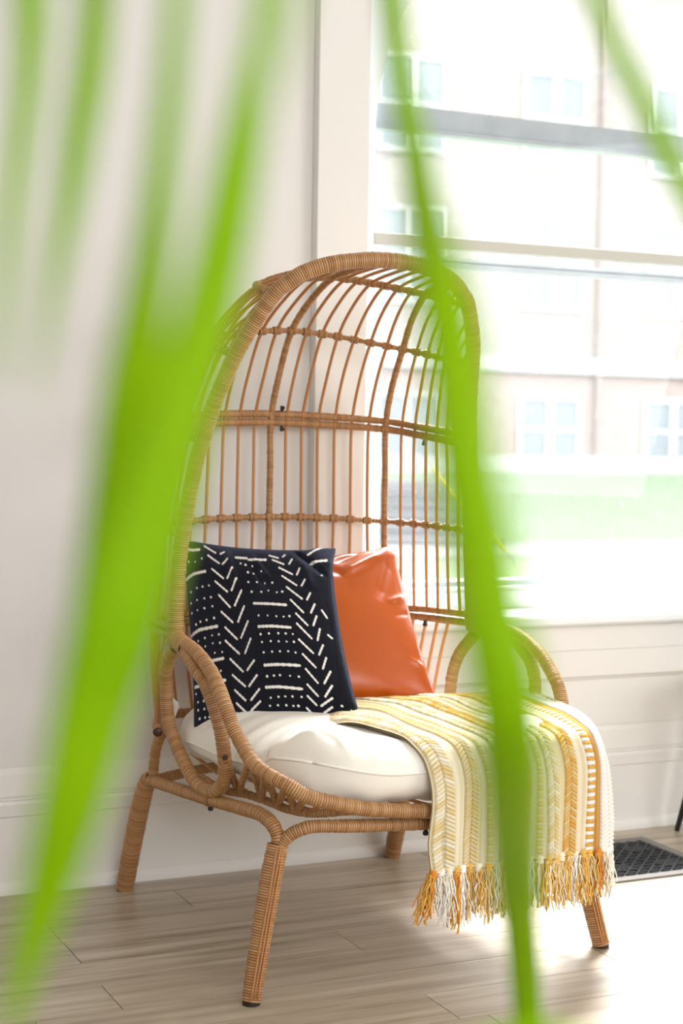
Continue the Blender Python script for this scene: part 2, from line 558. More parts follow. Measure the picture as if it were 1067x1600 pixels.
low = Ring((.384, .076, .668), (.310, .380, .658), (.425, .657))
r2 = Ring((.372, .074, .884), (.302, .372, .890), (.424, .902))
mid = Ring((.340, .036, 1.100), (.286, .345, 1.136), (.420, 1.149))
r4 = Ring((.300, -.036, 1.278), (.258, .214, 1.322), (.307, 1.360), .010)
r5 = Ring((.243, -.108, 1.405), (.210, .030, 1.440), (.096, 1.472), .006)
for R0, rr, dzs in ((low, .0092, (.0105, -.0105)), (mid, .0092, (.0105, -.0105))):
    for dz in dzs:
        tubes('back_band', [dict(P=R0.path(dz), r=rr, pitch=.0042, amp=.0010)], M_RATTAN, chair)
for R0 in (r2, r4):
    tubes('back_ring', [dict(P=R0.path(), r=.0068, pitch=.0042, amp=.0010, sides=10)], M_RATTAN, chair)
tubes('back_ring', [dict(P=r5.path(), r=.0085, pitch=.0042, amp=.0010, sides=10)], M_RATTAN, chair)

def base_ring(k):                    # where the ribs land on the low back ring of the seat
    f = abs(k)
    if f <= 7:
        x = .30 * f / 7; y = .405 - .035 * (f / 7) ** 2
    else:
        q = (f - 7) / 7; x = .30 + .075 * math.sin(q * math.pi / 2); y = .37 - .20 * q
    return np.array([math.copysign(x, k) if k else 0, y, .430])

KN = dict(P=[(-.0105, 0, 0), (.0105, 0, 0)], r=.0105, pitch=.0038, amp=.0014, sides=9)
knot_proto = None
def knot(p, d):
    global knot_proto
    if knot_proto is None:
        knot_proto = tubes('lashing', [KN], M_RATTAN, chair); o = knot_proto
    else:
        o = knot_proto.copy(); COL.objects.link(o)
    o.location = p
    o.rotation_euler = Vector(d).to_track_quat('X', 'Z').to_euler()

random.seed(11)
for k in range(-13, 14):
    a = abs(k); thick = a in (0, 7)
    if a <= 7:
        end = hoop_top(.183 * a / 7)
    elif a <= 10:
        end = hoop_at({8: 1.452, 9: 1.440, 10: 1.425}[a])
    else:
        end = hoop_at({11: 1.382, 12: 1.352, 13: 1.318}[a])
    if k < 0: end = end * np.array([-1, 1, 1])
    jit = (lambda: np.array([random.uniform(-.0022, .0022), random.uniform(-.001, .001), 0])) if not thick else (lambda: np.zeros(3))
    lowp = low.at(k); lowp[2] += .012
    P = [lowp, .5 * (low.at(k) + r2.at(k)) + jit(), r2.at(k), .5 * (r2.at(k) + mid.at(k)) + jit(), mid.at(k)]
    m45 = mid.at(k)
    P += [m45 * .5 + r4.at(k) * .5 + np.array([0, .010 if a <= 8 else .004, .004]) + jit()]
    P += [r4.at(k)]
    if a <= 10:
        kk = a if a <= 7 else 7 + (a - 7)
        t5 = r5.at(math.copysign(kk, k) if k else 0, 11)
        P += [.5 * (r4.at(k) + t5) + np.array([0, .006, .010]), t5 + np.array([0, 0, -.002])]
        P += [.5 * (t5 + end) + np.array([0, 0, .004]), end]
        if a not in (7, 0): knot(t5, r5.at(k + .2 if k >= 0 else k - .2, 11) - t5)
    else:
        P += [.5 * (r4.at(k) + end) + np.array([math.copysign(.006, k), .008, .004]), end]
    for rg in (r2, r4):
        q = rg.at(k)
        d = rg.at(k + .2 if k >= 0 else k - .2) - q
        knot(q, d)
    Bn = base_ring(k)
    lo = [low.at(k) - np.array([0, 0, .012]), low.at(k) * .6 + Bn * .4 + np.array([math.copysign(.004, k), .012, 0]) + jit(), Bn * .85 + low.at(k) * .15 + np.array([0, .008, 0]), Bn]
    if thick:
        tubes('post', [dict(P=P, r=.0082, pitch=.0042, amp=.0010, sides=10)], M_RATTAN, chair)
        tubes('post', [dict(P=lo, r=.0078, pitch=.0042, amp=.0010, sides=10)], M_RATTAN, chair)
    else:
        tubes('rib', [dict(P=P, r=.0040, wraps=False, sides=8)], M_CANE, chair)
        if a <= 12:
            tubes('rib', [dict(P=lo, r=.0040, wraps=False, sides=8)], M_CANE, chair)

# low back ring round the seat, its capped ends stick out past the arm loops
br = [np.array([-.392, .165, .431])] + [base_ring(k) for k in range(-13, 14)] + [np.array([.392, .165, .431])]
tubes('seat_back_ring', [dict(P=br, r=.0115, pitch=.0045)], M_RATTAN, chair)

# arms: a teardrop loop and an outer tube that runs down into the seat front
ARM_OUT = [(.386, .074, .668), (.392, .040, .656), (.402, -.020, .654), (.406, -.080, .648), (.408, -.133, .634), (.408, -.186, .610), (.408, -.222, .582), (.407, -.254, .551),
           (.402, -.278, .517), (.392, -.302, .484), (.386, -.336, .458), (.375, -.378, .441), (.352, -.425, .426), (.320, -.447, .405), (.270, -.458, .390),
           (.200, -.464, .373), (.110, -.467, .360), (0, -.468, .352)]
tubes('arm_and_front_rail', [dict(P=mir(ARM_OUT) + ARM_OUT[::-1][1:], r=.0150, pitch=.0050, amp=.0013, sides=14)], M_RATTAN, chair)
LOOP = [(.390, .050, .645), (.402, -.010, .640), (.412, -.070, .630), (.413, -.098, .615), (.408, -.140, .592), (.403, -.166, .560), (.396, -.180, .526), (.388, -.186, .490),
        (.380, -.182, .450), (.374, -.176, .410), (.370, -.158, .378), (.368, -.122, .355), (.366, -.080, .343), (.367, -.010, .346), (.368, .054, .374), (.369, .108, .410),
        (.371, .140, .445), (.374, .152, .480), (.379, .147, .535), (.387, .129, .580), (.391, .095, .612), (.390, .060, .636)]
for sgn in (-1, 1):
    L = LOOP if sgn > 0 else mir(LOOP)
    tubes('arm_loop', [dict(P=L, r=.0150, pitch=.0047, amp=.0012, sides=14)], M_RATTAN, chair)
    # broad binding where hoop, loop and arm meet, and where the loop meets the lattice
    tubes('binding', [dict(P=[(sgn * .389, .070, .652), (sgn * .395, .030, .652), (sgn * .403, -.03, .645)], r=.0200, pitch=.0047, amp=.0013, sides=14),
                      dict(P=[(sgn * .387, .076, .690), (sgn * .387, .074, .668), (sgn * .389, .070, .645)], r=.0205, pitch=.0047, amp=.0013, sides=14)], M_RATTAN, chair)
    # lower side rail from the loop to the front, with the zigzag lattice above it
    RAIL = [(sgn * .345, .020, .352), (sgn * .340, -.085, .346), (sgn * .308, -.150, .345), (sgn * .296, -.226, .345), (sgn * .292, -.309, .347), (sgn * .272, -.380, .352), (sgn * .225, -.430, .362), (sgn * .160, -.455, .366)]
    tubes('seat_side_rail', [dict(P=RAIL, r=.0088, pitch=.0043, amp=.0012, sides=10)], M_RATTAN, chair)
    za = [(.372, -.185, .425), (.395, -.285, .492), (.388, -.330, .462), (.376, -.375, .441), (.352, -.424, .425), (.318, -.446, .405)]
    zb = [(.340, -.075, .348), (.322, -.130, .348), (.300, -.200, .347), (.294, -.265, .347), (.288, -.335, .349), (.268, -.385, .354)]
    for i in range(5):
        p, q = np.array(zb[i]), np.array(za[i + 1] if i else (.385, -.20, .440)); p[0] *= sgn; q[0] *= sgn
        tubes('lattice_cane', [dict(P=[p, .5 * (p + q), q], r=.0074, pitch=.0042, amp=.0012, sides=10)], M_RATTAN, chair)
        if i < 4:
            q2 = np.array(zb[i + 1]); q2[0] *= sgn
            tubes('lattice_cane', [dict(P=[q, .5 * (q + q2), q2], r=.0074, pitch=.0042, amp=.0012, sides=10)], M_RATTAN, chair)

# seat bottom: cane rods from the back ring to the front rail
for i in range(-6, 7):
    x = i * .048
    yb = .40 - .02 * abs(i) / 3
    tubes('seat_rod', [dict(P=[(x, yb, .425), (x, yb - .12, .372), (x * 1.0, 0, .345), (x * .98, -.30, .338), (x * .95, -.462, .354 + .038 * min(1, abs(x) / .27) ** 1.4)], r=.0042, wraps=False, sides=8)], M_CANE, chair)

# under frame
def under(sgn):
    SIDE = [(sgn * .350, -.388, .290), (sgn * .352, -.386, .318), (sgn * .357, -.368, .338), (sgn * .360, -.330, .346), (sgn * .362, -.280, .344), (sgn * .362, -.072, .324), (sgn * .360, .092, .309), (sgn * .356, .270, .294), (sgn * .354, .320, .288)]
    tubes('side_rail', [dict(P=SIDE, r=.0140, pitch=.0046, amp=.0012, sides=14)], M_RATTAN, chair)
    tubes('side_clamp', [dict(P=[(sgn * .362, -.062, .323), (sgn * .362, -.086, .326)], r=.0158, pitch=.0046, sides=12)], M_RATTAN, chair)
    FL = [(sgn * .419, -.419, .005), (sgn * .398, -.406, .100), (sgn * .372, -.394, .215), (sgn * .352, -.388, .300)]
    tubes('front_leg', [dict(P=[p + (r_,) for p, r_ in zip(FL, (.0190, .0205, .0222, .0215))], r=.02, pitch=.0052, amp=.0013, sides=16)], M_RATTAN, chair)
    BL = [(sgn * .372, .425, .005), (sgn * .369, .395, .090), (sgn * .363, .352, .210), (sgn * .358, .318, .283), (sgn * .355, .300, .297)]
    tubes('back_leg', [dict(P=[p + (r_,) for p, r_ in zip(BL, (.0215, .0225, .0225, .0200, .014))], r=.02, pitch=.0052, amp=.0013, sides=16)], M_RATTAN, chair)
    tubes('back_stay', [dict(P=[(sgn * .356, .285, .292), (sgn * .355, .280, .340), (sgn * .360, .250, .385), (sgn * .366, .205, .418), (sgn * .370, .150, .440)], r=.0122, pitch=.0050, amp=.0015, sides=12)], M_RATTAN, chair)
    for p, r_ in ((FL[0], .0175), (BL[0], .0200)):
        n_ = 20
        v = [(p[0] + r_ * math.cos(6.2832 * i / n_), p[1] + r_ * math.sin(6.2832 * i / n_), z) for z in (0.0, .008) for i in range(n_)]
        f = [tuple(range(n_))[::-1], tuple(range(n_, 2 * n_))] + [(i, (i + 1) % n_, n_ + (i + 1) % n_, n_ + i) for i in range(n_)]
        mesh_obj('foot_cap', v, f, M_FOOT, chair, label='dark foot cap')
for sgn in (-1, 1):
    under(sgn)
FRT = [(-.352, -.392, .262), (-.349, -.394, .295), (-.335, -.403, .318), (-.312, -.415, .332), (-.285, -.424, .337), (-.2, -.435, .332), (-.1, -.440, .326), (0, -.441, .322)]
tubes('front_cross_rail', [dict(P=FRT + mir(FRT)[::-1][1:], r=.0132, pitch=.0048, amp=.0013, sides=14)], M_RATTAN, chair)
BCK = [(-.354, .318, .285), (-.20, .335, .300), (0, .340, .304), (.20, .335, .300), (.354, .318, .285)]
tubes('back_cross_rail', [dict(P=BCK, r=.0125, pitch=.0048, sides=12)], M_RATTAN, chair)
# basket weave over the front leg: vertical cane strands threaded over the turns
for sgn in (-1, 1):
    for dx in (-.006, .001, .008):
        S = []
        for i in range(34):
            t = i / 33
            t2 = 1 - t
            c = np.array([sgn * (.352 + (.4185 - .352) * t), -.388 - .031 * t, .300 - .285 * t])
            rr = .0205 + .0020 * t2 + (.0020 if (i // 1 + int(dx * 1000)) % 2 else -.0024)
            S.append(tuple(c + np.array([-.24 * rr + dx, -.97 * rr, 0])))
        tubes('weave_strand', [dict(P=S, r=.0019, wraps=False, sides=6)], M_CANE, chair)
def bolt(p, d, r=.006, l=.012):
    q = Vector(d).normalized(); u = q.orthogonal().normalized(); w_ = q.cross(u)
    v = []
    for t, rr in ((0, r * .7), (l * .5, r * .7), (l * .5, r), (l, r), (l * 1.15, r * .6)):
        for i in range(10):
            a = 6.2832 * i / 10
            v.append(tuple(Vector(p) + q * t + u * (rr * math.cos(a)) + w_ * (rr * math.sin(a))))
    f = [tuple(range(10))[::-1], tuple(range(40, 50))]
    for k in range(4):
        f += [(k * 10 + i, k * 10 + (i + 1) % 10, k * 10 + 10 + (i + 1) % 10, k * 10 + 10 + i) for i in range(10)]
    mesh_obj('bolt', v, f, M_BOLT, chair, label='black bolt')
bolt((.022, .405, 1.166), (.1, -.3, 1)); bolt((.022, .405, 1.130), (.1, -.3, -1))
q = low.at(10); bolt((q[0] - .008, q[1] - .006, .645), (0, 0, -1)); q = mid.at(10); bolt((q[0] - .01, q[1] - .006, 1.10), (0, 0, -1))
bolt((-.362, -.074, .314), (0, 0, -1)); bolt((.362, -.074, .314), (0, 0, -1)); bolt((-.045, -.441, .312), (0, 0, -1)); 
LEAVES = {
  'right_blade': [(0.3125,0.6381,1.3089,0.0109), (0.2994,0.5970,1.2496,0.0113), (0.2902,0.5664,1.2151,0.0127), (0.2702,0.5190,1.1852,0.0147), (0.2365,0.4448,1.1535,0.0171), (0.2313,0.4238,1.1265,0.0182), (0.2285,0.4128,1.1016,0.0189), (0.2322,0.4100,1.0791,0.0196), (0.2333,0.4025,1.0515,0.0204), (0.2350,0.3949,1.0245,0.0216), (0.2677,0.4439,0.9836,0.0209), (0.4140,0.6795,0.8729,0.0202), (0.4850,0.7855,0.7841,0.0180), (0.5078,0.8161,0.7240,0.0173)],
  'far_blade': [(0.3779,0.5856,1.3042,0.0074), (0.3798,0.5606,1.2641,0.0082), (0.3893,0.5552,1.2432,0.0092), (0.3927,0.5413,1.2191,0.0103), (0.3997,0.5374,1.2049,0.0106), (0.4067,0.5334,1.1895,0.0103), (0.4161,0.5280,1.1688,0.0065)],
  'left_main': [(0.1832,0.4590,1.2446,0.0027), (0.1809,0.4587,1.2173,0.0074), (0.1769,0.4591,1.1881,0.0134), (0.1714,0.4600,1.1569,0.0164), (0.1645,0.4616,1.1257,0.0187), (0.1573,0.4637,1.1003,0.0214), (0.1505,0.4655,1.0730,0.0251), (0.1420,0.4678,1.0417,0.0268), (0.1375,0.4757,1.0172,0.0241), (0.1328,0.4834,0.9861,0.0210), (0.1295,0.4975,0.9565,0.0173), (0.1260,0.5118,0.9276,0.0112), (0.1230,0.5258,0.8975,0.0037)],
  'left_second': [(0.1556,0.4574,1.2404,0.0065), (0.1523,0.4569,1.2006,0.0085), (0.1493,0.4569,1.1721,0.0108), (0.1477,0.4633,1.1443,0.0142), (0.1450,0.4701,1.1156,0.0187), (0.1442,0.4764,1.0922,0.0204), (0.1423,0.4833,1.0720,0.0179), (0.1398,0.4905,1.0514,0.0132), (0.1370,0.4978,1.0303,0.0070), (0.1326,0.4989,1.0118,0.0011)],
  'left_third': [(0.1445,0.5055,1.2514,0.0109), (0.1417,0.5051,1.2186,0.0120), (0.1386,0.5055,1.1981,0.0113), (0.1359,0.5057,1.1776,0.0095), (0.1324,0.5063,1.1570,0.0067), (0.1286,0.5068,1.1324,0.0035), (0.1257,0.5071,1.1119,0.0007)],
  'left_fourth': [(0.1236,0.5151,1.2510,0.0116), (0.1247,0.5138,1.2347,0.0116), (0.1230,0.5132,1.2080,0.0092), (0.1195,0.5133,1.1773,0.0074), (0.1171,0.5128,1.1466,0.0049), (0.1145,0.5125,1.1158,0.0018)],
  'near_haze': [(0.1171,0.2813,1.1916,0.0060), (0.1143,0.2819,1.1772,0.0050), (0.1110,0.2827,1.1628,0.0031), (0.1082,0.2834,1.1507,0.0007)],
  'low_blade': [(0.2871,0.5386,0.8541,0.0060), (0.3052,0.5307,0.8613,0.0139), (0.3255,0.5215,0.8651,0.0198), (0.3435,0.5131,0.8634,0.0139), (0.3637,0.5033,0.8541,0.0060)],
}
BARS = [(-0.949,0.886,-0.817,0.884),(-0.817,0.884,-0.727,0.900),(-0.973,0.574,-0.833,0.626),(-0.833,0.626,-0.656,0.653),(-0.986,0.014,-0.824,0.059),(-0.824,0.059,-0.561,0.076),(-0.701,-0.264,-0.660,-0.263),(-0.660,-0.263,-0.515,-0.257),(-0.951,-0.467,-0.817,-0.475),(-0.817,-0.475,-0.517,-0.474),(-0.918,-0.857,-0.808,-0.875),(-0.808,-0.875,-0.619,-0.894),(-0.225,0.842,-0.082,0.840),(-0.054,0.822,0.170,0.831),(-0.026,0.306,0.135,0.294),(0.135,0.294,0.403,0.277),(0.014,0.038,0.200,0.036),(0.200,0.036,0.424,0.018),(0.034,-0.384,0.191,-0.386),(0.191,-0.386,0.462,-0.403),(0.009,-0.613,0.159,-0.620),(0.159,-0.620,0.434,-0.654),(0.720,0.911,0.870,1.004),(0.735,0.805,0.937,0.825)]
CHEVRONS = [(-0.657,0.951,-0.497,0.879),(-0.599,0.838,-0.450,0.755),(-0.553,0.682,-0.414,0.589),(-0.526,0.550,-0.377,0.443),(-0.493,0.403,-0.355,0.271),(-0.481,0.224,-0.340,0.108),(-0.447,0.057,-0.302,-0.074),(-0.462,-0.080,-0.289,-0.231),(-0.417,-0.274,-0.265,-0.419),(-0.407,-0.438,-0.259,-0.569),(-0.397,-0.591,-0.276,-0.709),(-0.391,-0.722,-0.296,-0.818),(-0.402,-0.817,-0.328,-0.903),(-0.427,0.870,-0.378,0.898),(-0.404,0.750,-0.329,0.811),(-0.358,0.589,-0.271,0.709),(-0.314,0.457,-0.226,0.590),(-0.287,0.290,-0.180,0.459),(-0.265,0.113,-0.163,0.278),(-0.246,-0.062,-0.130,0.109),(-0.210,-0.235,-0.115,-0.086),(-0.204,-0.413,-0.098,-0.324),(-0.207,-0.578,-0.088,-0.479),(-0.203,-0.717,-0.082,-0.623),(-0.224,-0.822,-0.093,-0.747),(-0.262,-0.899,-0.138,-0.844),(0.221,0.890,0.335,0.859),(0.261,0.833,0.404,0.779),(0.350,0.731,0.513,0.654),(0.383,0.629,0.558,0.518),(0.428,0.496,0.616,0.352),(0.469,0.339,0.614,0.191),(0.521,0.176,0.641,0.050),(0.515,0.062,0.666,-0.100),(0.510,-0.117,0.653,-0.264),(0.527,-0.280,0.649,-0.421),(0.529,-0.441,0.636,-0.591),(0.511,-0.610,0.604,-0.734),(0.484,-0.732,0.562,-0.830),(0.438,-0.852,0.500,-0.933),(0.390,-0.928,0.425,-0.962),(0.396,0.877,0.421,0.901),(0.480,0.785,0.516,0.847),(0.571,0.648,0.611,0.725),(0.624,0.512,0.675,0.587),(0.681,0.345,0.727,0.422),(0.707,0.193,0.765,0.292),(0.712,0.052,0.766,0.156),(0.733,-0.117,0.781,0.012),(0.721,-0.281,0.787,-0.172),(0.732,-0.436,0.797,-0.315),(0.712,-0.597,0.812,-0.466),(0.688,-0.740,0.794,-0.622),(0.612,-0.840,0.763,-0.757),(0.556,-0.949,0.731,-0.855),(0.843,0.229,0.887,0.153),(0.868,-0.047,0.906,-0.079)]
DOTS = [(-0.896,0.754),(-0.798,0.756),(-0.696,0.797),(-0.905,0.444),(-0.804,0.478),(-0.715,0.490),(-0.620,0.502),(-0.919,0.331),(-0.818,0.355),(-0.706,0.368),(-0.608,0.379),(-0.918,0.232),(-0.826,0.253),(-0.718,0.267),(-0.599,0.284),(-0.868,0.115),(-0.796,0.136),(-0.705,0.148),(-0.591,0.162),(-0.861,-0.045),(-0.754,-0.026),(-0.646,-0.010),(-0.550,-0.008),(-0.757,-0.108),(-0.647,-0.090),(-0.544,-0.095),(-0.626,-0.189),(-0.524,-0.191),(-0.563,-0.376),(-0.942,-0.532),(-0.847,-0.537),(-0.915,-0.614),(-0.835,-0.621),(-0.916,-0.688),(-0.832,-0.696),(-0.740,-0.705),(-0.898,-0.771),(-0.824,-0.778),(-0.764,-0.785),(-0.163,0.770),(-0.098,0.756),(-0.012,0.747),(-0.074,0.668),(-0.004,0.658),(0.107,0.682),(-0.080,0.555),(0.038,0.556),(0.136,0.545),(0.242,0.546),(-0.048,0.442),(0.086,0.437),(0.187,0.450),(0.295,0.428),(0.368,0.437),(0.028,0.163),(0.148,0.156),(0.259,0.147),(0.355,0.141),(0.427,0.147),(0.030,-0.048),(0.137,-0.045),(0.257,-0.045),(0.354,-0.049),(0.440,-0.057),(0.036,-0.135),(0.150,-0.130),(0.249,-0.135),(0.353,-0.140),(0.439,-0.144),(0.042,-0.248),(0.149,-0.246),(0.248,-0.246),(0.354,-0.248),(0.439,-0.262),(0.041,-0.501),(0.125,-0.500),(0.203,-0.500),(0.323,-0.511),(0.423,-0.522),(0.044,-0.725),(0.138,-0.723),(0.219,-0.724),(0.303,-0.728),(0.406,-0.737),(0.019,-0.803),(0.111,-0.807),(0.210,-0.813),(0.288,-0.824),(0.349,-0.827),(0.050,-0.883),(0.122,-0.884),(0.222,-0.884),(0.300,-0.892),(0.845,-0.840),(0.935,-0.884),(0.772,-0.946),(0.907,-0.951),(0.857,1.009),(0.920,1.036),(0.876,0.659),(-0.837,0.999),(-0.780,1.012)]

# ------------------------------------------------------------------ soft things on the chair
def lw3(l):
    c, s = math.cos(TH), math.sin(TH)
    return (CO[0] + l[0] * c - l[1] * s, CO[1] + l[0] * s + l[1] * c, l[2])
def chair_mesh(name, V, F, mat, base, parent=None, **kw):
    """mesh given in chair coordinates, placed with its own origin at base"""
    V = np.asarray(V, float) - np.array(base)
    o = mesh_obj(name, V, F, mat, parent, **kw)
    if parent is None:
        o.location = lw3(base); o.rotation_euler = (0, 0, TH)
    return o
def grid_faces(nu, nv, off=0, flip=False):
    i = np.arange(nu - 1)[:, None] * nv; j = np.arange(nv - 1)[None, :]
    q = (i + j, i + j + 1, i + nv + j + 1, i + nv + j)
    if flip: q = q[::-1]
    return np.stack(q, -1).reshape(-1, 4) + off
def smooth_noise(X, Y, seed, freqs, amps):
    r = np.random.RandomState(seed); out = np.zeros_like(X)
    for fq, am in zip(freqs, amps):
        for _ in range(4):
            a = r.uniform(0, 2 * np.pi); ph = r.uniform(0, 6.28); f2 = fq * r.uniform(.7, 1.3)
            out += am / 2.5 * np.sin(f2 * (X * np.cos(a) + Y * np.sin(a)) + ph)
    return out

# seat cushion
def cushion_material():
    t = NT('cream_cotton')
    v = t.coords()
    t.base(t.mix(t.noise(v, 3, 2), srgb(246, 242, 233), srgb(240, 235, 224)))
    t.rough(0.85)
    t.bump(t.noise(v, 220, 3, 0.6), 0.12, 0.001)
    return t.m
nu, nv = 190, 190
u = np.linspace(-1, 1, nu); v = np.linspace(-1, 1, nv)
U, Vv = np.meshgrid(u, v, indexing='ij')
# square to rounded square
sx = U * np.sqrt(1 - .36 * Vv ** 2 * np.abs(Vv) ** 2); sy = Vv * np.sqrt(1 - .36 * U ** 2 * np.abs(U) ** 2)
X = sx * .350; Y = sy * .415 - .062
rho = np.maximum(np.abs(U), np.abs(Vv))
prof = np.clip(1 - rho ** 9, 0, 1) ** .52
crown = .050 + .012 * (1 - (U ** 2 + Vv ** 2) / 2)
ang = np.arctan2(Vv, U)
puck = (np.sin(ang * 34 + 2 * np.sin(ang * 5)) * .0030 + np.sin(ang * 13 + 1) * .0034) * np.clip((rho - .55) / .4, 0, 1) * np.clip((1 - rho) / .06, 0, 1)
wr = smooth_noise(X, Y, 3, (14, 30), (.0050, .0030))
# deep soft folds near the left front corner
fold = 0
for (fx, fy, dx_, dy_, wd, am) in ((-.27, -.40, .5, -.86, .016, .009), (-.235, -.39, .2, -.98, .009, .013), (-.19, -.40, .35, -.94, .011, .012), (-.30, -.36, .7, -.7, .011, .011), (-.12, -.40, .8, -.6, .02, .006)):
    px_, py_ = X - fx, Y - fy
    al = px_ * dx_ + py_ * dy_; ac = px_ * dy_ - py_ * dx_
    fold = fold + am * np.exp(-(ac / wd) ** 2) * np.exp(-(al / .07) ** 2)
zc = .436 - .020 * np.clip((Y - .05) / .3, 0, 1) - .015 * np.clip((np.abs(U) - .75) / .25, 0, 1) * (Vv > -.7)
sm = lambda q: np.clip(q, 0, 1) ** 2 * (3 - 2 * np.clip(q, 0, 1))
corner = .030 * sm((np.abs(X) - .12) / .24) * sm((-Y - .10) / .34)
ztop = zc + corner + prof * crown + (puck + wr + fold) * np.clip(prof * 1.2, 0, 1)
front = np.clip((-Y - .20) / .22, 0, 1)
zbot = zc + corner * (1 - .3 * prof) - prof * (.055 + .026 * front) + (puck) * prof
bul = 1 + .02 * 0
V1 = np.stack([X, Y, ztop], -1).reshape(-1, 3); V2 = np.stack([X, Y, zbot], -1).reshape(-1, 3)
cb = (0, -.06, .386)
F = np.vstack([grid_faces(nu, nv, 0, True), grid_faces(nu, nv, nu * nv)])
M_CUSH = cushion_material()
cu = empty('seat_cushion', lw3(cb), TH, label='thick cream cotton seat cushion lying on the rattan seat', cat='cushion')
chair_mesh('cushion_body', V1 * [1, 1, 1], grid_faces(nu, nv, 0, True), M_CUSH, cb, cu, smooth=True)
bpy.data.objects.remove(bpy.data.objects['cushion_body'])
chair_mesh('cushion_body', np.vstack([V1, V2]), F, M_CUSH, cb, cu, smooth=True)
# piping cord round the edge
per = [(i, 0) for i in range(nu)] + [(nu - 1, j) for j in range(nv)] + [(i, nv - 1) for i in range(nu - 1, -1, -1)] + [(0, j) for j in range(nv - 1, -1, -1)]
pp = [V1.reshape(nu, nv, 3)[a, b] - np.array(cb) for a, b in per[::4] + per[:1]]
tubes('piping', [dict(P=pp, r=.0030, wraps=False, sides=6)], M_CUSH, cu)
# cloth tie at the left back corner
tie = BX()
for a, b in (((-.355, .200, .520), (-.352, .178, .462)), ((-.352, .178, .462), (-.345, .150, .405)), ((-.356, .196, .505), (-.345, .165, .490)), ((-.345, .165, .490), (-.350, .178, .462))):
    tie.bar(a, b, .0035, .011)
tie.v = [tuple(np.array(p) - np.array(cb)) for p in tie.v]
tie.obj('cushion_tie', M_CUSH, cu, label='white cloth tie')

def pillow(name, BLc, BRc, TRc, TLc, thick, n, seed, pinch, wrinkles, concave=.06, ears=None, ear_out=0.0):
    BLc, BRc, TRc, TLc = map(np.array, (BLc, BRc, TRc, TLc))
    u = np.linspace(-1, 1, n)
    U, V_ = np.meshgrid(u, u, indexing='ij')
    Us = U * (1 - concave * (1 - V_ ** 2)); Vs = V_ * (1 - concave * (1 - U ** 2))
    eu = np.clip((U - .72) / .28, 0, 1) * np.clip((V_ - .72) / .28, 0, 1)
    Us = Us + ear_out * eu * .6; Vs = Vs + ear_out * eu
    a, b = (Us + 1) / 2, (Vs + 1) / 2
    P = ((1 - a) * (1 - b))[..., None] * BLc + (a * (1 - b))[..., None] * BRc + (a * b)[..., None] * TRc + ((1 - a) * b)[..., None] * TLc
    ex_ = BRc - BLc + TRc - TLc; ey_ = TLc - BLc + TRc - BRc
    N = np.cross(ex_, ey_); N /= np.linalg.norm(N)
    e = np.clip((1 - U ** 2) * (1 - V_ ** 2), 0, 1)
    t = thick * e ** pinch
    w_ = wrinkles(U, V_) * np.clip(e * 6, 0, 1)
    bend = np.zeros_like(U) if ears is None else ears(U, V_)
    Fp = P + N * (t + w_ + bend)[..., None]
    Bp = P + N * (-t * .8 + bend)[..., None]
    return U, V_, Fp, Bp, N

# black mudcloth pillow ---------------------------------------------------------
def paint_marks(U, V_):
    m = np.zeros_like(U)
    r = np.random.RandomState(2)
    def seg(a, b, c, d, w_):
        nonlocal m
        dx, dy = c - a, d - b; L2 = dx * dx + dy * dy + 1e-9
        t = np.clip(((U - a) * dx + (V_ - b) * dy) / L2, 0, 1)
        dist = np.hypot(U - (a + t * dx), V_ - (b + t * dy))
        ww = w_ * (1 + .25 * np.sin(t * 23 + a * 40) * .6)
        m = np.maximum(m, np.clip((ww - dist) / .004 + .5, 0, 1))
    for s_ in BARS: seg(*s_, .0150)
    for s_ in CHEVRONS: seg(*s_, .0115)
    for (a, b) in DOTS: seg(a, b, a + .004, b, .0115 * r.uniform(.8, 1.15))
    return m
n = 430
def wr_black(U, V_):
    w_ = smooth_noise(U, V_, 8, (5, 11), (.004, .0018))
    for (a, b, c, d, wd, am) in ((-.05, .78, .18, .45, .035, -.007), (-.35, .95, -.22, .45, .05, .006), (-.62, .98, -.45, .7, .05, -.005), (-.02, .9, .25, .55, .03, .005), (.62, .9, .78, .45, .06, .006), (.50, .99, .97, .62, .035, -.016)):
        dx, dy = c - a, d - b; L = math.hypot(dx, dy)
        al = ((U - a) * dx + (V_ - b) * dy) / L; ac = ((U - a) * dy - (V_ - b) * dx) / L
        w_ = w_ + am * np.exp(-(ac / wd) ** 2) * np.clip(al * 8, 0, 1) * np.clip((L - al) * 8, 0, 1)
    return w_
def ear_black(U, V_):
    return -.035 * np.clip(U - .80, 0, 1) * 5 * np.clip(V_ - .80, 0, 1) * 5 - .012 * np.clip(U - .8, 0, 1) * 5 * np.clip(-.8 - V_, 0, 1) * 5
PB = dict(BLc=(-.330, .100, .402), BRc=(-.040, -.150, .482), TRc=(-.016, .055, .846), TLc=(-.300, .270, .862))
U, V_, Fp, Bp, N = pillow('black', PB['BLc'], PB['BRc'], PB['TRc'], PB['TLc'], .062, n, 4, .40, wr_black, .065, ear_black, .07)
mk = paint_marks(U, V_)
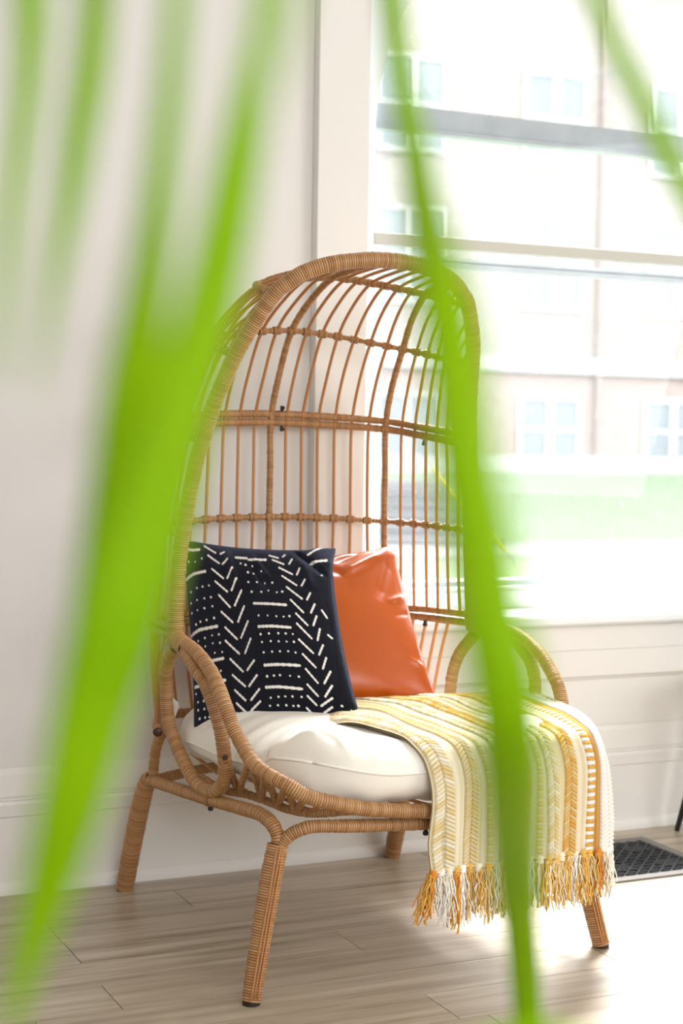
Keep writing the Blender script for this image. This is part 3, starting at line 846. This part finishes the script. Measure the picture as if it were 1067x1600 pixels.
def black_material():
    t = NT('black_mudcloth')
    at = t.n('ShaderNodeAttribute', attribute_name='mark')
    v = t.coords('Object', (1, 1, .45))
    nz = t.noise(v, 230, 4, 0.8)
    dark = t.mix(nz, (0.0018, 0.0019, 0.0028, 1), (0.0095, 0.0100, 0.0165, 1))
    pale = t.mix(nz, srgb(228, 222, 212), srgb(255, 252, 248))
    t.base(t.mix(at.outputs['Fac'], dark, pale))
    t.rough(0.95)
    t.b.inputs['Specular IOR Level'].default_value = 0.15
    t.b.inputs['Sheen Weight'].default_value = 0.30
    t.b.inputs['Sheen Roughness'].default_value = 0.5
    t.b.inputs['Sheen Tint'].default_value = (0.55, 0.60, 0.95, 1)
    t.bump(nz, 0.9, 0.0025)
    return t.m
base = (-.17, -.02, .40)
F = np.vstack([grid_faces(n, n, 0, False), grid_faces(n, n, n * n, True)])
bp = empty('patterned_pillow', lw3(base), TH, label='black mudcloth pillow with hand-drawn white lines, dots and chevrons, leaning in the chair', cat='pillow')
cover = chair_mesh('pillow_cover', np.vstack([Fp.reshape(-1, 3), Bp.reshape(-1, 3)])[:, :], F[:, ::-1], black_material(), base, bp, smooth=True,
                   attrs={'mark': ('FLOAT', np.r_[mk.ravel(), np.zeros(n * n)])})
edge = [Fp[-1, j] - np.array(base) for j in range(0, n, 12)]
tubes('side_seam', [dict(P=edge, r=.0016, wraps=False, sides=6)], plain('grey_seam', srgb(70, 72, 90), .9), bp)

# tan leather pillow ------------------------------------------------------------
def leather_material():
    t = NT('tan_leather')
    v = t.coords()
    n1 = t.noise(v, 7, 3)
    t.base(t.mix(n1, srgb(190, 88, 18), srgb(170, 72, 12)))
    t.rough(t.math('ADD', t.math('MULTIPLY', t.noise(v, 12, 2), 0.10), 0.24))
    t.b.inputs['Specular IOR Level'].default_value = 0.5
    vo = t.n('ShaderNodeTexVoronoi'); vo.inputs['Scale'].default_value = 420
    t.l(v, vo.inputs['Vector'])
    t.bump(vo.outputs['Distance'], 0.10, 0.0006)
    return t.m
def wr_tan(U, V_):
    w_ = smooth_noise(U, V_, 21, (3, 6), (.0035, .0012))
    for (a, b, c, d, wd, am) in ((.98, .98, .15, .62, .07, .010), (.98, .98, .55, .2, .06, -.006), (.6, 1.0, .1, .8, .05, -.006), (.99, .3, .65, .18, .04, .005), (.99, .1, .7, 0, .03, -.004), (.98, -.6, .7, -.5, .04, .004), (-.3, .98, .2, .6, .07, -.008)):
        dx, dy = c - a, d - b; L = math.hypot(dx, dy)
        al = ((U - a) * dx + (V_ - b) * dy) / L; ac = ((U - a) * dy - (V_ - b) * dx) / L
        w_ = w_ + am * np.exp(-(ac / wd) ** 2) * np.clip(al * 6 + .3, 0, 1) * np.clip((L - al) * 6, 0, 1)
    return w_
n = 200
U, V_, Fp, Bp, N = pillow('tan', (-.150, .130, .470), (.262, .020, .470), (.282, .285, .832), (-.130, .330, .790), .070, n, 4, .42, wr_tan, .055,
                          lambda U, V_: -.02 * np.clip(U - .85, 0, 1) * 6 * np.clip(V_ - .85, 0, 1) * 6, .03)
base = (.07, .08, .465)
F = np.vstack([grid_faces(n, n, 0, False), grid_faces(n, n, n * n, True)])
lp_ = empty('leather_pillow', lw3(base), TH, label='smooth tan orange leather pillow behind the black one', cat='pillow')
M_LEATH = leather_material()
chair_mesh('pillow_cover', np.vstack([Fp.reshape(-1, 3), Bp.reshape(-1, 3)]), F[:, ::-1], M_LEATH, base, lp_, smooth=True)
edge = [Fp[-1, j] - np.array(base) for j in range(0, n, 10)] + [Fp[j, -1] - np.array(base) for j in range(n - 1, 0, -10)]
tubes('seam_welt', [dict(P=edge, r=.0018, wraps=False, sides=6)], M_LEATH, lp_)

# ------------------------------------------------------------------ striped throw
ds, dv = .0016, .0018
S_END = .62
ns = int(S_END / ds)
s = np.linspace(0, S_END, ns)
def plan(s):
    """hanging edge of the throw: along the seat front, then round the right front corner"""
    x = np.empty_like(s); y = np.empty_like(s)
    a = .395; rr = .058; arcl = rr * math.pi / 2
    for i, q in enumerate(s):
        if q < a: x[i], y[i] = -.068 + q, -.498
        elif q < a + arcl:
            t_ = (q - a) / rr
            x[i], y[i] = -.068 + a + rr * math.sin(t_), -.498 + rr - rr * math.cos(t_)
        else: x[i], y[i] = -.068 + a + rr, -.498 + rr + (q - a - arcl)
    return x, y
FX, FY = plan(s)
tt = np.clip(s / .42, 0, 1)
BXx = -.160 + .545 * tt + .010 * np.clip((s - .42) / .2, 0, 1)
BYy = -.190 + .29 * np.clip(s / .13, 0, 1) ** .8 - .10 * np.clip((s - .30) / .15, 0, 1) - .05 * np.clip((s - .45) / .17, 0, 1)
# outward normal of the hanging sheet
nx = np.gradient(FY, s); ny = -np.gradient(FX, s)
nvv = 420
prof = []
for i in range(ns):
    f = np.array([FX[i], FY[i]]); b = np.array([BXx[i], BYy[i]]); nn = np.array([nx[i], ny[i]])
    right = np.clip((s[i] - .34) / .12, 0, 1)
    zt = .503 + .012 * right
    d = f - b; dl = np.linalg.norm(d); dh = d / dl
    p = [np.r_[b, zt - .012 - .006 * (1 - right)], np.r_[b + d * .35, zt + .004], np.r_[b + d * .68, zt - .001 - .004 * (1 - right)],
         np.r_[f - dh * .058, zt - .018], np.r_[f - dh * .022, zt - .043], np.r_[f - dh * .003, zt - .085],
         np.r_[f + nn * .001, .37], np.r_[f + nn * .001 + np.array([-.008 * (s[i] < .03) * 1.0, 0]), .30], np.r_[f + nn * .0, .238]]
    prof.append(catmull(p, nvv)[0])
PB_ = np.array(prof)                                # ns x nvv x 3
SS = np.repeat(s[:, None], nvv, 1)
dd = np.linalg.norm(np.diff(PB_, axis=1), axis=2)
TT = np.concatenate([np.zeros((ns, 1)), np.cumsum(dd, axis=1)], 1)
# left border curves back a little on its way down; soft vertical folds where it hangs
hang = np.clip((.44 - PB_[..., 2]) / .14, 0, 1)
foldd = hang * (.006 * np.sin(SS * 46 + .8) + .004 * np.sin(SS * 83 + 2 + hang)) + (1 - hang) * smooth_noise(SS, TT, 14, (16, 34), (.0035, .002))
foldd = foldd + .012 * hang * np.exp(-((SS - .455) / .022) ** 2) - .014 * hang * np.exp(-((SS - .50) / .016) ** 2)
G1 = np.gradient(PB_, axis=0); G2 = np.gradient(PB_, axis=1)
NN = np.cross(G2, G1); NN /= np.linalg.norm(NN, axis=2)[..., None] + 1e-12
if NN[ns // 3, nvv // 4, 2] < 0: NN = -NN
CR, YE, OR, TA, WH = [np.array(srgb(*c)[:3]) for c in ((240, 233, 213), (224, 202, 146), (220, 168, 84), (226, 210, 172), (248, 245, 240))]
BRN = np.array(srgb(176, 128, 70)[:3]); PALE = np.array(srgb(226, 218, 178)[:3])
STR = [  # start, end, kind, colour a, colour b
    (.000, .005, 'plain', TA, TA), (.005, .054, 'braid', YE, CR), (.054, .078, 'plain', PALE, CR), (.078, .112, 'braid', YE, TA), (.112, .128, 'plain', PALE, CR),
    (.128, .142, 'dash', YE, PALE), (.142, .160, 'plain', PALE, CR), (.160, .190, 'braid', CR, YE), (.190, .206, 'plain', TA, CR), (.206, .238, 'braid', YE, OR), (.238, .254, 'plain', PALE, CR),
    (.254, .268, 'dash', YE, PALE), (.268, .276, 'plain', CR, PALE), (.276, .304, 'braid', CR, YE), (.304, .322, 'plain', PALE, TA), (.322, .354, 'braid', OR, YE), (.354, .380, 'plain', CR, TA),
    (.380, .400, 'dash', OR, WH), (.400, .412, 'thin', BRN, OR), (.412, .446, 'braid', WH, WH), (.446, .470, 'dash', YE, CR), (.470, .500, 'braid', CR, WH), (.500, .530, 'plain', TA, YE), (.530, .640, 'braid', YE, CR)]
H = np.zeros((ns, nvv)); C = np.zeros((ns, nvv, 3))
rr_ = np.random.RandomState(9)
for (a, b, kd, c1, c2) in STR:
    m = (s >= a) & (s < b)
    if not m.any(): continue
    q = ((s[m] - a) / (b - a))[:, None]; T_ = (TT[m] - TT[m][:, -1:]) + 2.0
    if kd == 'braid':
        ncol = 1 if (b - a) < .02 else 1
        x2 = np.abs(q - .5) * 2
        ph = T_ / .0085 - x2 * 1.35
        ridge = np.abs(np.sin(np.pi * ph)) ** .6
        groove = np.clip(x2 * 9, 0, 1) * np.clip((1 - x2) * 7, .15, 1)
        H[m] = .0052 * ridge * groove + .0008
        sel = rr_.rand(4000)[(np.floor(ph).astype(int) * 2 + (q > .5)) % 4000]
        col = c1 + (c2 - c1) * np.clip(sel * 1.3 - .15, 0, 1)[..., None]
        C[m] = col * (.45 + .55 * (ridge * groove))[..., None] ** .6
    elif kd == 'dash':
        ph = T_ / .0165
        on = (np.sin(2 * np.pi * ph) > 0)
        bump_ = np.abs(np.sin(2 * np.pi * ph)) ** .5 * np.sin(np.pi * q) ** .5
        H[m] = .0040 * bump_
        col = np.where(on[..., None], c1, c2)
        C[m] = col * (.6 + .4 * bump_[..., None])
    else:
        wv = np.sin(T_ * 2 * np.pi / .0042) * np.sin(q * (b - a) * 2 * np.pi / .0042)
        H[m] = .0008 * wv + .0003
        mixn = .5 + .5 * np.sin(q * 9 + rr_.rand() * 6)
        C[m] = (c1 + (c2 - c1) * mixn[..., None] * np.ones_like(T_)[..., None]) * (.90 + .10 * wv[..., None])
PT = PB_ + NN * (foldd + H + .002)[..., None]
PU = PB_ + NN * (foldd - .002)[..., None]
base = (.15, -.45, .24)
def throw_material():
    t = NT('woven_throw')
    at = t.n('ShaderNodeAttribute', attribute_name='col')
    v = t.coords()
    nz = t.noise(v, 420, 2, 0.6)
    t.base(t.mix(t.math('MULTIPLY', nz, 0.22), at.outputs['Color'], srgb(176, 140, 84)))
    t.rough(0.95)
    t.b.inputs['Specular IOR Level'].default_value = 0.1
    t.bump(nz, 0.5, 0.0012)
    return t.m
M_THROW = throw_material()
th_ = empty('throw_blanket', lw3(base), TH, label='woven cream and yellow striped throw with braided bands and tassels, draped over the seat front', cat='blanket')
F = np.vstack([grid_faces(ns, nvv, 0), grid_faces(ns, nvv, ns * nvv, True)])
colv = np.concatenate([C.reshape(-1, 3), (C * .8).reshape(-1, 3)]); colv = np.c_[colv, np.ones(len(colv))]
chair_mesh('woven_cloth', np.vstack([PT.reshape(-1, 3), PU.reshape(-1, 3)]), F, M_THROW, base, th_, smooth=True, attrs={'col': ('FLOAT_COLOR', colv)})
# tassels, one by one along the hem
YARN = {}
def yarn(c, nm):
    if nm not in YARN: YARN[nm] = plain(nm, c, 0.95, spec=.1)
    return YARN[nm]
yc = [(srgb(240, 232, 210), 'cream_yarn'), (srgb(228, 182, 92), 'yellow_yarn'), (srgb(220, 148, 66), 'orange_yarn'), (srgb(250, 247, 242), 'white_yarn'), (srgb(226, 206, 160), 'tan_yarn')]
protos = {}
def tassel_mesh(seed, ci, cj):
    r = np.random.RandomState(seed)
    Vs, Fs, off = [], [], 0
    mats = []
    ks = dict(P=[(0, 0, .004), (.0015, 0, -.004), (0, 0, -.012)], r=.0062, pitch=.0040, amp=.0016, sides=8)
    V, F, w_, tri = tube_data(**ks); Vs.append(V); Fs.append(F); off += len(V); mats += [0] * len(F)
    for k in range(32):
        a = r.uniform(0, 6.28); rad = r.uniform(.001, .0068); Lg = r.uniform(.066, .108)
        P = []; ox, oy = rad * math.cos(a), rad * math.sin(a); sp = r.uniform(.6, 2.4); tw = r.uniform(-.004, .004); kp = r.uniform(0, 6)
        for t_ in np.linspace(0, 1, 9):
            P.append((ox * (1 + sp * t_) + tw * t_ + .0026 * math.sin(t_ * 13 + kp), oy * (1 + sp * t_ * .7) + .0026 * math.cos(t_ * 12 + kp * 2), -.006 - Lg * t_))
        V, F, w_, tri = tube_data(P=P, r=.00112, wraps=False, sides=4)
        Vs.append(V); Fs.append(F + off); off += len(V); mats += [int(r.rand() < .45)] * len(F)
    me = bpy.data.meshes.new('tassel')
    V = np.vstack(Vs); F = np.vstack(Fs)
    me.vertices.add(len(V)); me.vertices.foreach_set('co', V.astype(np.float32).ravel())
    me.loops.add(F.size); me.loops.foreach_set('vertex_index', F.astype(np.int32).ravel())
    me.polygons.add(len(F)); me.polygons.foreach_set('loop_start', np.arange(0, F.size, 4, dtype=np.int32)); me.polygons.foreach_set('loop_total', np.full(len(F), 4, dtype=np.int32))
    me.update(calc_edges=True)
    me.materials.append(yarn(*yc[ci])); me.materials.append(yarn(*yc[cj]))
    me.polygons.foreach_set('material_index', np.array(mats, dtype=np.int32))
    me.polygons.foreach_set('use_smooth', np.ones(len(F), dtype=bool))
    return me
combos = [(2, 1), (0, 3), (1, 0), (1, 2), (3, 0), (0, 1), (1, 4)]
TM = [tassel_mesh(60 + i, a, b) for i, (a, b) in enumerate(combos)]
order = [0, 4, 1, 3, 4, 2, 5, 6, 1, 2, 5, 6, 3, 1, 5, 2, 6, 5, 2, 1, 2, 6, 0, 4, 4, 1, 2, 3, 2, 5, 1, 0, 4, 2]
r = np.random.RandomState(4)
nt = 34
for i in range(nt):
    si = .006 + i * (S_END - .012) / (nt - 1)
    k = min(ns - 1, int(si / ds))
    p = PB_[k, -1] + NN[k, -1] * foldd[k, -1]
    o = bpy.data.objects.new('tassel', TM[order[i]])
    COL.objects.link(o); o.parent = th_
    o.location = tuple(p - np.array(base) + np.array([0, 0, .003]))
    o.rotation_euler = (r.uniform(-.06, .06), r.uniform(-.07, .07) + (.22 if i == 0 else 0), r.uniform(0, 6.28))
    sc_ = r.uniform(.88, 1.08) * (1.15 if i in (2, 3) else 1); o.scale = (1.3, 1.3, sc_)

# ------------------------------------------------------------------ floor vent, black stool
vb = (2.378, 3.473, 0)
M_VENTF = plain('pewter_vent_frame', srgb(120, 116, 112), .45, .2)
M_VENTG = plain('black_vent_grille', srgb(58, 62, 66), .4, .3)
M_VOID = plain('vent_shadow_pan', srgb(10, 10, 12), .9)
vent = empty('floor_vent', vb, label='rectangular metal floor vent with openwork lattice on the wood floor by the wall', cat='vent')
x0, x1, y0, y1 = -.248, .248, -.178, .178
fr = BX(); b_ = .030
for (a, b, c, d) in ((x0, x1, y0, y0 + b_), (x0, x1, y1 - b_, y1), (x0, x0 + b_, y0 + b_, y1 - b_), (x1 - b_, x1, y0 + b_, y1 - b_)):
    fr.box(a, b, c, d, 0, .006)
fr.obj('vent_frame', M_VENTF, vent, bevel=.002)
BX().box(x0 + .02, x1 - .02, y0 + .02, y1 - .02, .0002, .001).obj('vent_shadow_sheet', M_VOID, vent)  # black sheet on the floor paints the darkness of the hole below the grille
ix0, ix1, iy0, iy1 = x0 + b_, x1 - b_, y0 + b_, y1 - b_
g = BX()
def clip_bar(px, py, dx, dy, wd=.003, z=.0040):
    t0, t1 = -9, 9
    for p, d, lo, hi in ((px, dx, ix0, ix1), (py, dy, iy0, iy1)):
        if abs(d) > 1e-9:
            a, b = (lo - p) / d, (hi - p) / d
            t0, t1 = max(t0, min(a, b)), min(t1, max(a, b))
        elif not lo <= p <= hi: return
    if t1 - t0 > .004: g.bar((px + dx * t0, py + dy * t0, z), (px + dx * t1, py + dy * t1, z), wd, .003)
for i in range(-22, 23):
    clip_bar(i * .036, 0, .7071, .7071); clip_bar(i * .036, 0, .7071, -.7071)
for i in range(1, 12):
    y = iy0 + (iy1 - iy0) * i / 12
    clip_bar(0, y, 1, 0, .0022)
# rosettes of finer bars
for cx in (-.15, 0, .15):
    for cy in (-.075, .075):
        for k in range(-2, 3):
            g.bar((cx - .034, cy + k * .010, .0045), (cx + .034, cy + k * .010, .0045), .0022, .003)
            g.bar((cx + k * .013, cy - .026, .0045), (cx + k * .013, cy + .026, .0045), .0022, .003)
g.obj('lattice_grille', M_VENTG, vent)

st = empty('black_stool', (2.93, 3.52, 0), label='black stool with slim tapering splayed legs at the right edge by the wall', cat='stool')
for (fx, fy) in ((-.160, .165), (.160, .165), (-.160, -.165), (.160, -.165)):
    v = []; n_ = 12
    for z, rr, k in ((0, .0065, 1.0), (.006, .0078, 1.0), (.15, .0120, .84), (.44, .0150, .52)):
        v += [(fx * k + rr * math.cos(6.2832 * i / n_), fy * k + rr * math.sin(6.2832 * i / n_), z) for i in range(n_)]
    f = [tuple(range(n_))[::-1], tuple(range(3 * n_, 4 * n_))]
    for q in range(3):
        f += [(q * n_ + i, q * n_ + (i + 1) % n_, q * n_ + n_ + (i + 1) % n_, q * n_ + n_ + i) for i in range(n_)]
    mesh_obj('leg', v, f, M_BLACK, st)
v = []; n_ = 40
for z, rr in ((.438, .150), (.442, .156), (.462, .156), (.468, .150)):
    v += [(rr * math.cos(6.2832 * i / n_), rr * math.sin(6.2832 * i / n_), z) for i in range(n_)]
f = [tuple(range(n_))[::-1], tuple(range(3 * n_, 4 * n_))]
for q in range(3):
    f += [(q * n_ + i, q * n_ + (i + 1) % n_, q * n_ + n_ + (i + 1) % n_, q * n_ + n_ + i) for i in range(n_)]
mesh_obj('seat', v, f, M_BLACK, st)

# ------------------------------------------------------------------ palm plant close to the camera
def leaf_material():
    t = NT('palm_leaf')
    v = t.coords()
    n1 = t.noise(v, 9, 2)
    col = t.mix(n1, (0.185, 0.380, 0.001, 1), (0.300, 0.470, 0.001, 1))
    t.base(col)
    t.rough(0.6)
    t.b.inputs['Specular IOR Level'].default_value = 0.15
    tl = t.n('ShaderNodeBsdfTranslucent')
    t.l(t.mix(n1, (0.50, 0.80, 0.0, 1), (0.66, 0.88, 0.0, 1)), tl.inputs[0])
    mx = t.n('ShaderNodeMixShader'); mx.inputs[0].default_value = 0.42
    t.l(t.b.outputs[0], mx.inputs[1]); t.l(tl.outputs[0], mx.inputs[2]); t.l(mx.outputs[0], t.out.inputs[0])
    return t.m
M_LEAF = leaf_material()
M_STEM = plain('palm_stem', (0.16, 0.30, 0.03, 1), .5)
M_POT = plain('terracotta', srgb(176, 104, 72), .8)
pc = (-.02, .46, 0)
palm = empty('palm_plant', pc, label='potted palm whose long green leaves hang blurred in front of the room', cat='plant')
bpy.context.view_layer.update()
def rel(p): return (p[0] - pc[0], p[1] - pc[1], p[2] - pc[2])
FW = np.array(FWD); RT = np.array(RIGHT)
for nm, pts in LEAVES.items():
    P = np.array(pts); D, _ = catmull(P, 46)
    T = np.gradient(D[:, :3], axis=0); T /= np.linalg.norm(T, axis=1)[:, None]
    side = np.cross(np.tile(FW, (len(T), 1)), T); side /= np.linalg.norm(side, axis=1)[:, None]
    nrm = np.cross(T, side)
    tw = {'right_blade': .25, 'left_main': -.3, 'left_second': .3}.get(nm, .15)
    side = side * math.cos(tw) + nrm * math.sin(tw); nrm = np.cross(T, side)
    V = []; cols = np.array([-1, -.5, 0, .5, 1])
    for thk in (0, -.0004):
        for c_ in cols:
            hw = D[:, 3:4] / 2 / math.cos(tw)
            V.append(D[:, :3] + side * hw * c_ + nrm * (abs(c_) * hw * .30 + thk))
    V = np.stack(V, 1); m_ = len(D)                     # m x 10 x 3
    F = []
    for i in range(m_ - 1):
        a = i * 10; b = a + 10
        for j in range(4):
            F.append((a + j, a + j + 1, b + j + 1, b + j)); F.append((a + 5 + j + 1, a + 5 + j, b + 5 + j, b + 5 + j + 1))
        F.append((a + 5, a, b, b + 5)); F.append((a + 4, a + 9, b + 9, b + 4))
    VV = V.reshape(-1, 3) - np.array(pc)
    mesh_obj('leaf', VV, np.array(F), M_LEAF, palm, smooth=True)
# two stems rise left of the view and arch over it, the leaves hang from them; one short stem carries the low leaf
L0 = lambda k: LEAVES[k][0][:3]
def stem(P, r0, r1):
    P = [rel(p) + (r0 + (r1 - r0) * i / (len(P) - 1),) for i, p in enumerate(P)]
    tubes('stem', [dict(P=P, r=r0, wraps=False, sides=8)], M_STEM, palm)
stem([(-.02, .46, .33), (-.13, .45, .70), (-.14, .44, 1.05), (-.06, .41, 1.25), L0('left_fourth'), L0('left_third'), L0('left_second'), L0('left_main')], .006, .002)
stem([(-.02, .46, .33), (-.15, .52, .72), (-.16, .56, 1.1), (-.02, .60, 1.34), (.16, .62, 1.38), L0('right_blade'), L0('far_blade')], .006, .002)
stem([(-.02, .46, .33), (-.05, .36, .7), (-.06, .24, 1.0), (-.02, .21, 1.22), L0('near_haze')], .004, .0015)
stem([(-.02, .46, .33), (.10, .52, .55), (.22, .55, .72), L0('low_blade')], .005, .002)
v = []; n_ = 36
for z, rr in ((0, .105), (.004, .108), (.27, .148), (.275, .160), (.32, .164), (.32, .150), (.29, .145)):
    v += [(rr * math.cos(6.2832 * i / n_), rr * math.sin(6.2832 * i / n_), z) for i in range(n_)]
f = [tuple(range(n_))[::-1], tuple(range(6 * n_, 7 * n_))]
for q in range(6):
    f += [(q * n_ + i, q * n_ + (i + 1) % n_, q * n_ + n_ + (i + 1) % n_, q * n_ + n_ + i) for i in range(n_)]
mesh_obj('pot', v, f, M_POT, palm)

# ------------------------------------------------------------------ across the street
def grass_material():
    t = NT('lawn_grass')
    v = t.coords()
    t.base(t.mix(t.noise(v, .5, 6, .7), (0.064, 0.090, 0.044, 1), (0.086, 0.102, 0.068, 1)))
    t.rough(.95)
    return t.m
def brick_material(nm, a_, b_, c_):
    t = NT(nm)
    tc = t.n('ShaderNodeTexCoord')
    sp = t.n('ShaderNodeSeparateXYZ'); cb_ = t.n('ShaderNodeCombineXYZ')
    t.l(tc.outputs['Object'], sp.inputs[0]); t.l(sp.outputs[0], cb_.inputs[0]); t.l(sp.outputs[2], cb_.inputs[1])
    br_ = t.n('ShaderNodeTexBrick')
    t.l(cb_.outputs[0], br_.inputs[0])
    br_.inputs['Color1'].default_value = a_; br_.inputs['Color2'].default_value = b_
    br_.inputs['Mortar'].default_value = c_
    br_.inputs['Scale'].default_value = 1.0
    br_.inputs['Brick Width'].default_value = .42; br_.inputs['Row Height'].default_value = .14; br_.inputs['Mortar Size'].default_value = .02
    t.base(br_.outputs[0]); t.rough(.9)
    return t.m
M_GRASS = grass_material(); M_BRICK = brick_material('pink_brick', (0.146, 0.110, 0.096, 1), (0.127, 0.094, 0.082, 1), (0.141, 0.122, 0.113, 1))
M_BRICK2 = brick_material('cream_brick', (0.130, 0.112, 0.098, 1), (0.118, 0.102, 0.090, 1), (0.126, 0.114, 0.105, 1))
M_STONE = plain('pale_stone', (0.197, 0.193, 0.188, 1), .9)
M_STEP = plain('grey_concrete_step', (0.080, 0.078, 0.078, 1), .9)
M_WALK = plain('pale_concrete', (0.132, 0.129, 0.127, 1), .9)
M_PANEF = plain('far_window_pane', (0.098, 0.106, 0.112, 1), .5, spec=.2)
M_WHITE = plain('far_white_paint', (0.197, 0.193, 0.188, 1), .7)
ZG = -1.05
gd = BX().extr([(4.1, ZG), (4.1, ZG - .3), (60, ZG - .3), (60, .32), (36.0, .32), (28.7, ZG + .02), (25, ZG)], -20, 70)
gd.obj('ground', M_GRASS, kind='structure')
tagt(BX().box(-20, 70, 25.4, 28.4, ZG, ZG + .05).obj('sidewalk', M_WALK), 'pale concrete sidewalk along the foot of the lawn', 'sidewalk')
stp = empty('garden_steps', (15.1, 28.6, ZG), math.radians(-18), label='grey concrete steps climbing the lawn towards the brick building', cat='steps')
for i in range(6):
    BX().box(-1.6, 1.45, -.6 + i * 1.15, 6.5, i * .20, .18 + i * .20).obj('step', M_STEP, stp)
bd = empty('brick_building', (22, 36, .3), label='pale pink brick apartment building with white sash windows across the street', cat='building')
BX().box(-22, 40, 0, 8, 0, 2.8).obj('brick_wall', M_BRICK, bd)
BX().box(-22, 40, 0, 8, 2.8, 13.4).obj('brick_wall', M_BRICK2, bd, label='cream upper brick wall')
BX().box(-22, 40, -.12, 0, 0, .42).obj('stone_base', M_STONE, bd)
BX().box(-22, 40, -.15, 0, 2.62, 3.0).obj('belt_course', M_STONE, bd)
BX().box(-22, 40, -.5, 8.3, 13.4, 14.2).obj('cornice', M_STONE, bd)
BX().box(2.05 - .05, 2.05 + .05, -.14, 0, .4, 13.4).obj('drainpipe', M_BRICK, bd)
WXS = [-14.3, -9.6, -3.6, .60, 4.55, 8.9, 13.2, 18.0]
for fl, (z0, z1) in enumerate(((.34, 1.90), (4.35, 6.55), (8.1, 10.3))):
    for x in WXS:
        wd = empty('window', (x, -.02, z0)); wd.parent = bd
        b1 = BX()
        W2 = .98
        b1.box(-W2, W2, -.06, .02, -.12, 0).box(-W2, W2, -.06, .02, z1 - z0, z1 - z0 + .12)
        for xa in (-W2, -.10, W2 - .12): b1.box(xa, xa + (.20 if xa == -.10 else .12), -.06, .02, 0, z1 - z0)
        b1.box(-W2, W2, -.05, .02, (z1 - z0) * .5 - .04, (z1 - z0) * .5 + .04)
        fo = b1.obj('window_frame', M_WHITE, bd); fo.location = (x, 0, z0)
        b2 = BX().box(-W2 + .12, -.10, -.02, .01, 0, z1 - z0).box(.10, W2 - .12, -.02, .01, 0, z1 - z0)
        b2.obj('pane', M_PANEF, fo)
        bpy.data.objects.remove(wd)
# guy wire with yellow guard, two wires high over the street
M_YEL = plain('yellow_guard', (.30, .22, .02, 1), .6)
M_WIRE = plain('utility_wire', srgb(60, 66, 74), .6)
gw = empty('guy_wire', (14.42, 24.0, ZG), label='yellow guarded guy wire slanting down beside the steps', cat='wire')
tubes('yellow_guard', [dict(P=[(-.25, 0, .24), (-1.60, 0, 1.68)], r=.035, wraps=False, sides=8)], M_YEL, gw, label='yellow plastic guard')
tubes('cable', [dict(P=[(0, 0, 0), (-1.60, 0, 1.68), (-12.0, 0, 13.0)], r=.008, wraps=False, sides=6)], M_WIRE, gw)
for i, (za, zb_) in enumerate(((8.2, 10.6), (7.2, 9.6))):
    uw = tubes('utility_wire', [dict(P=[(-10, 0, za - 4.2), (8, 0, za - .6), (35, 0, zb_ + 2.5)], r=.012, wraps=False, sides=6)], M_WIRE)
    uw.location = (8, 24, 0)
    tagt(uw, ('upper' if i == 0 else 'lower') + ' thin dark utility wire crossing the bright sky outside', 'wire')
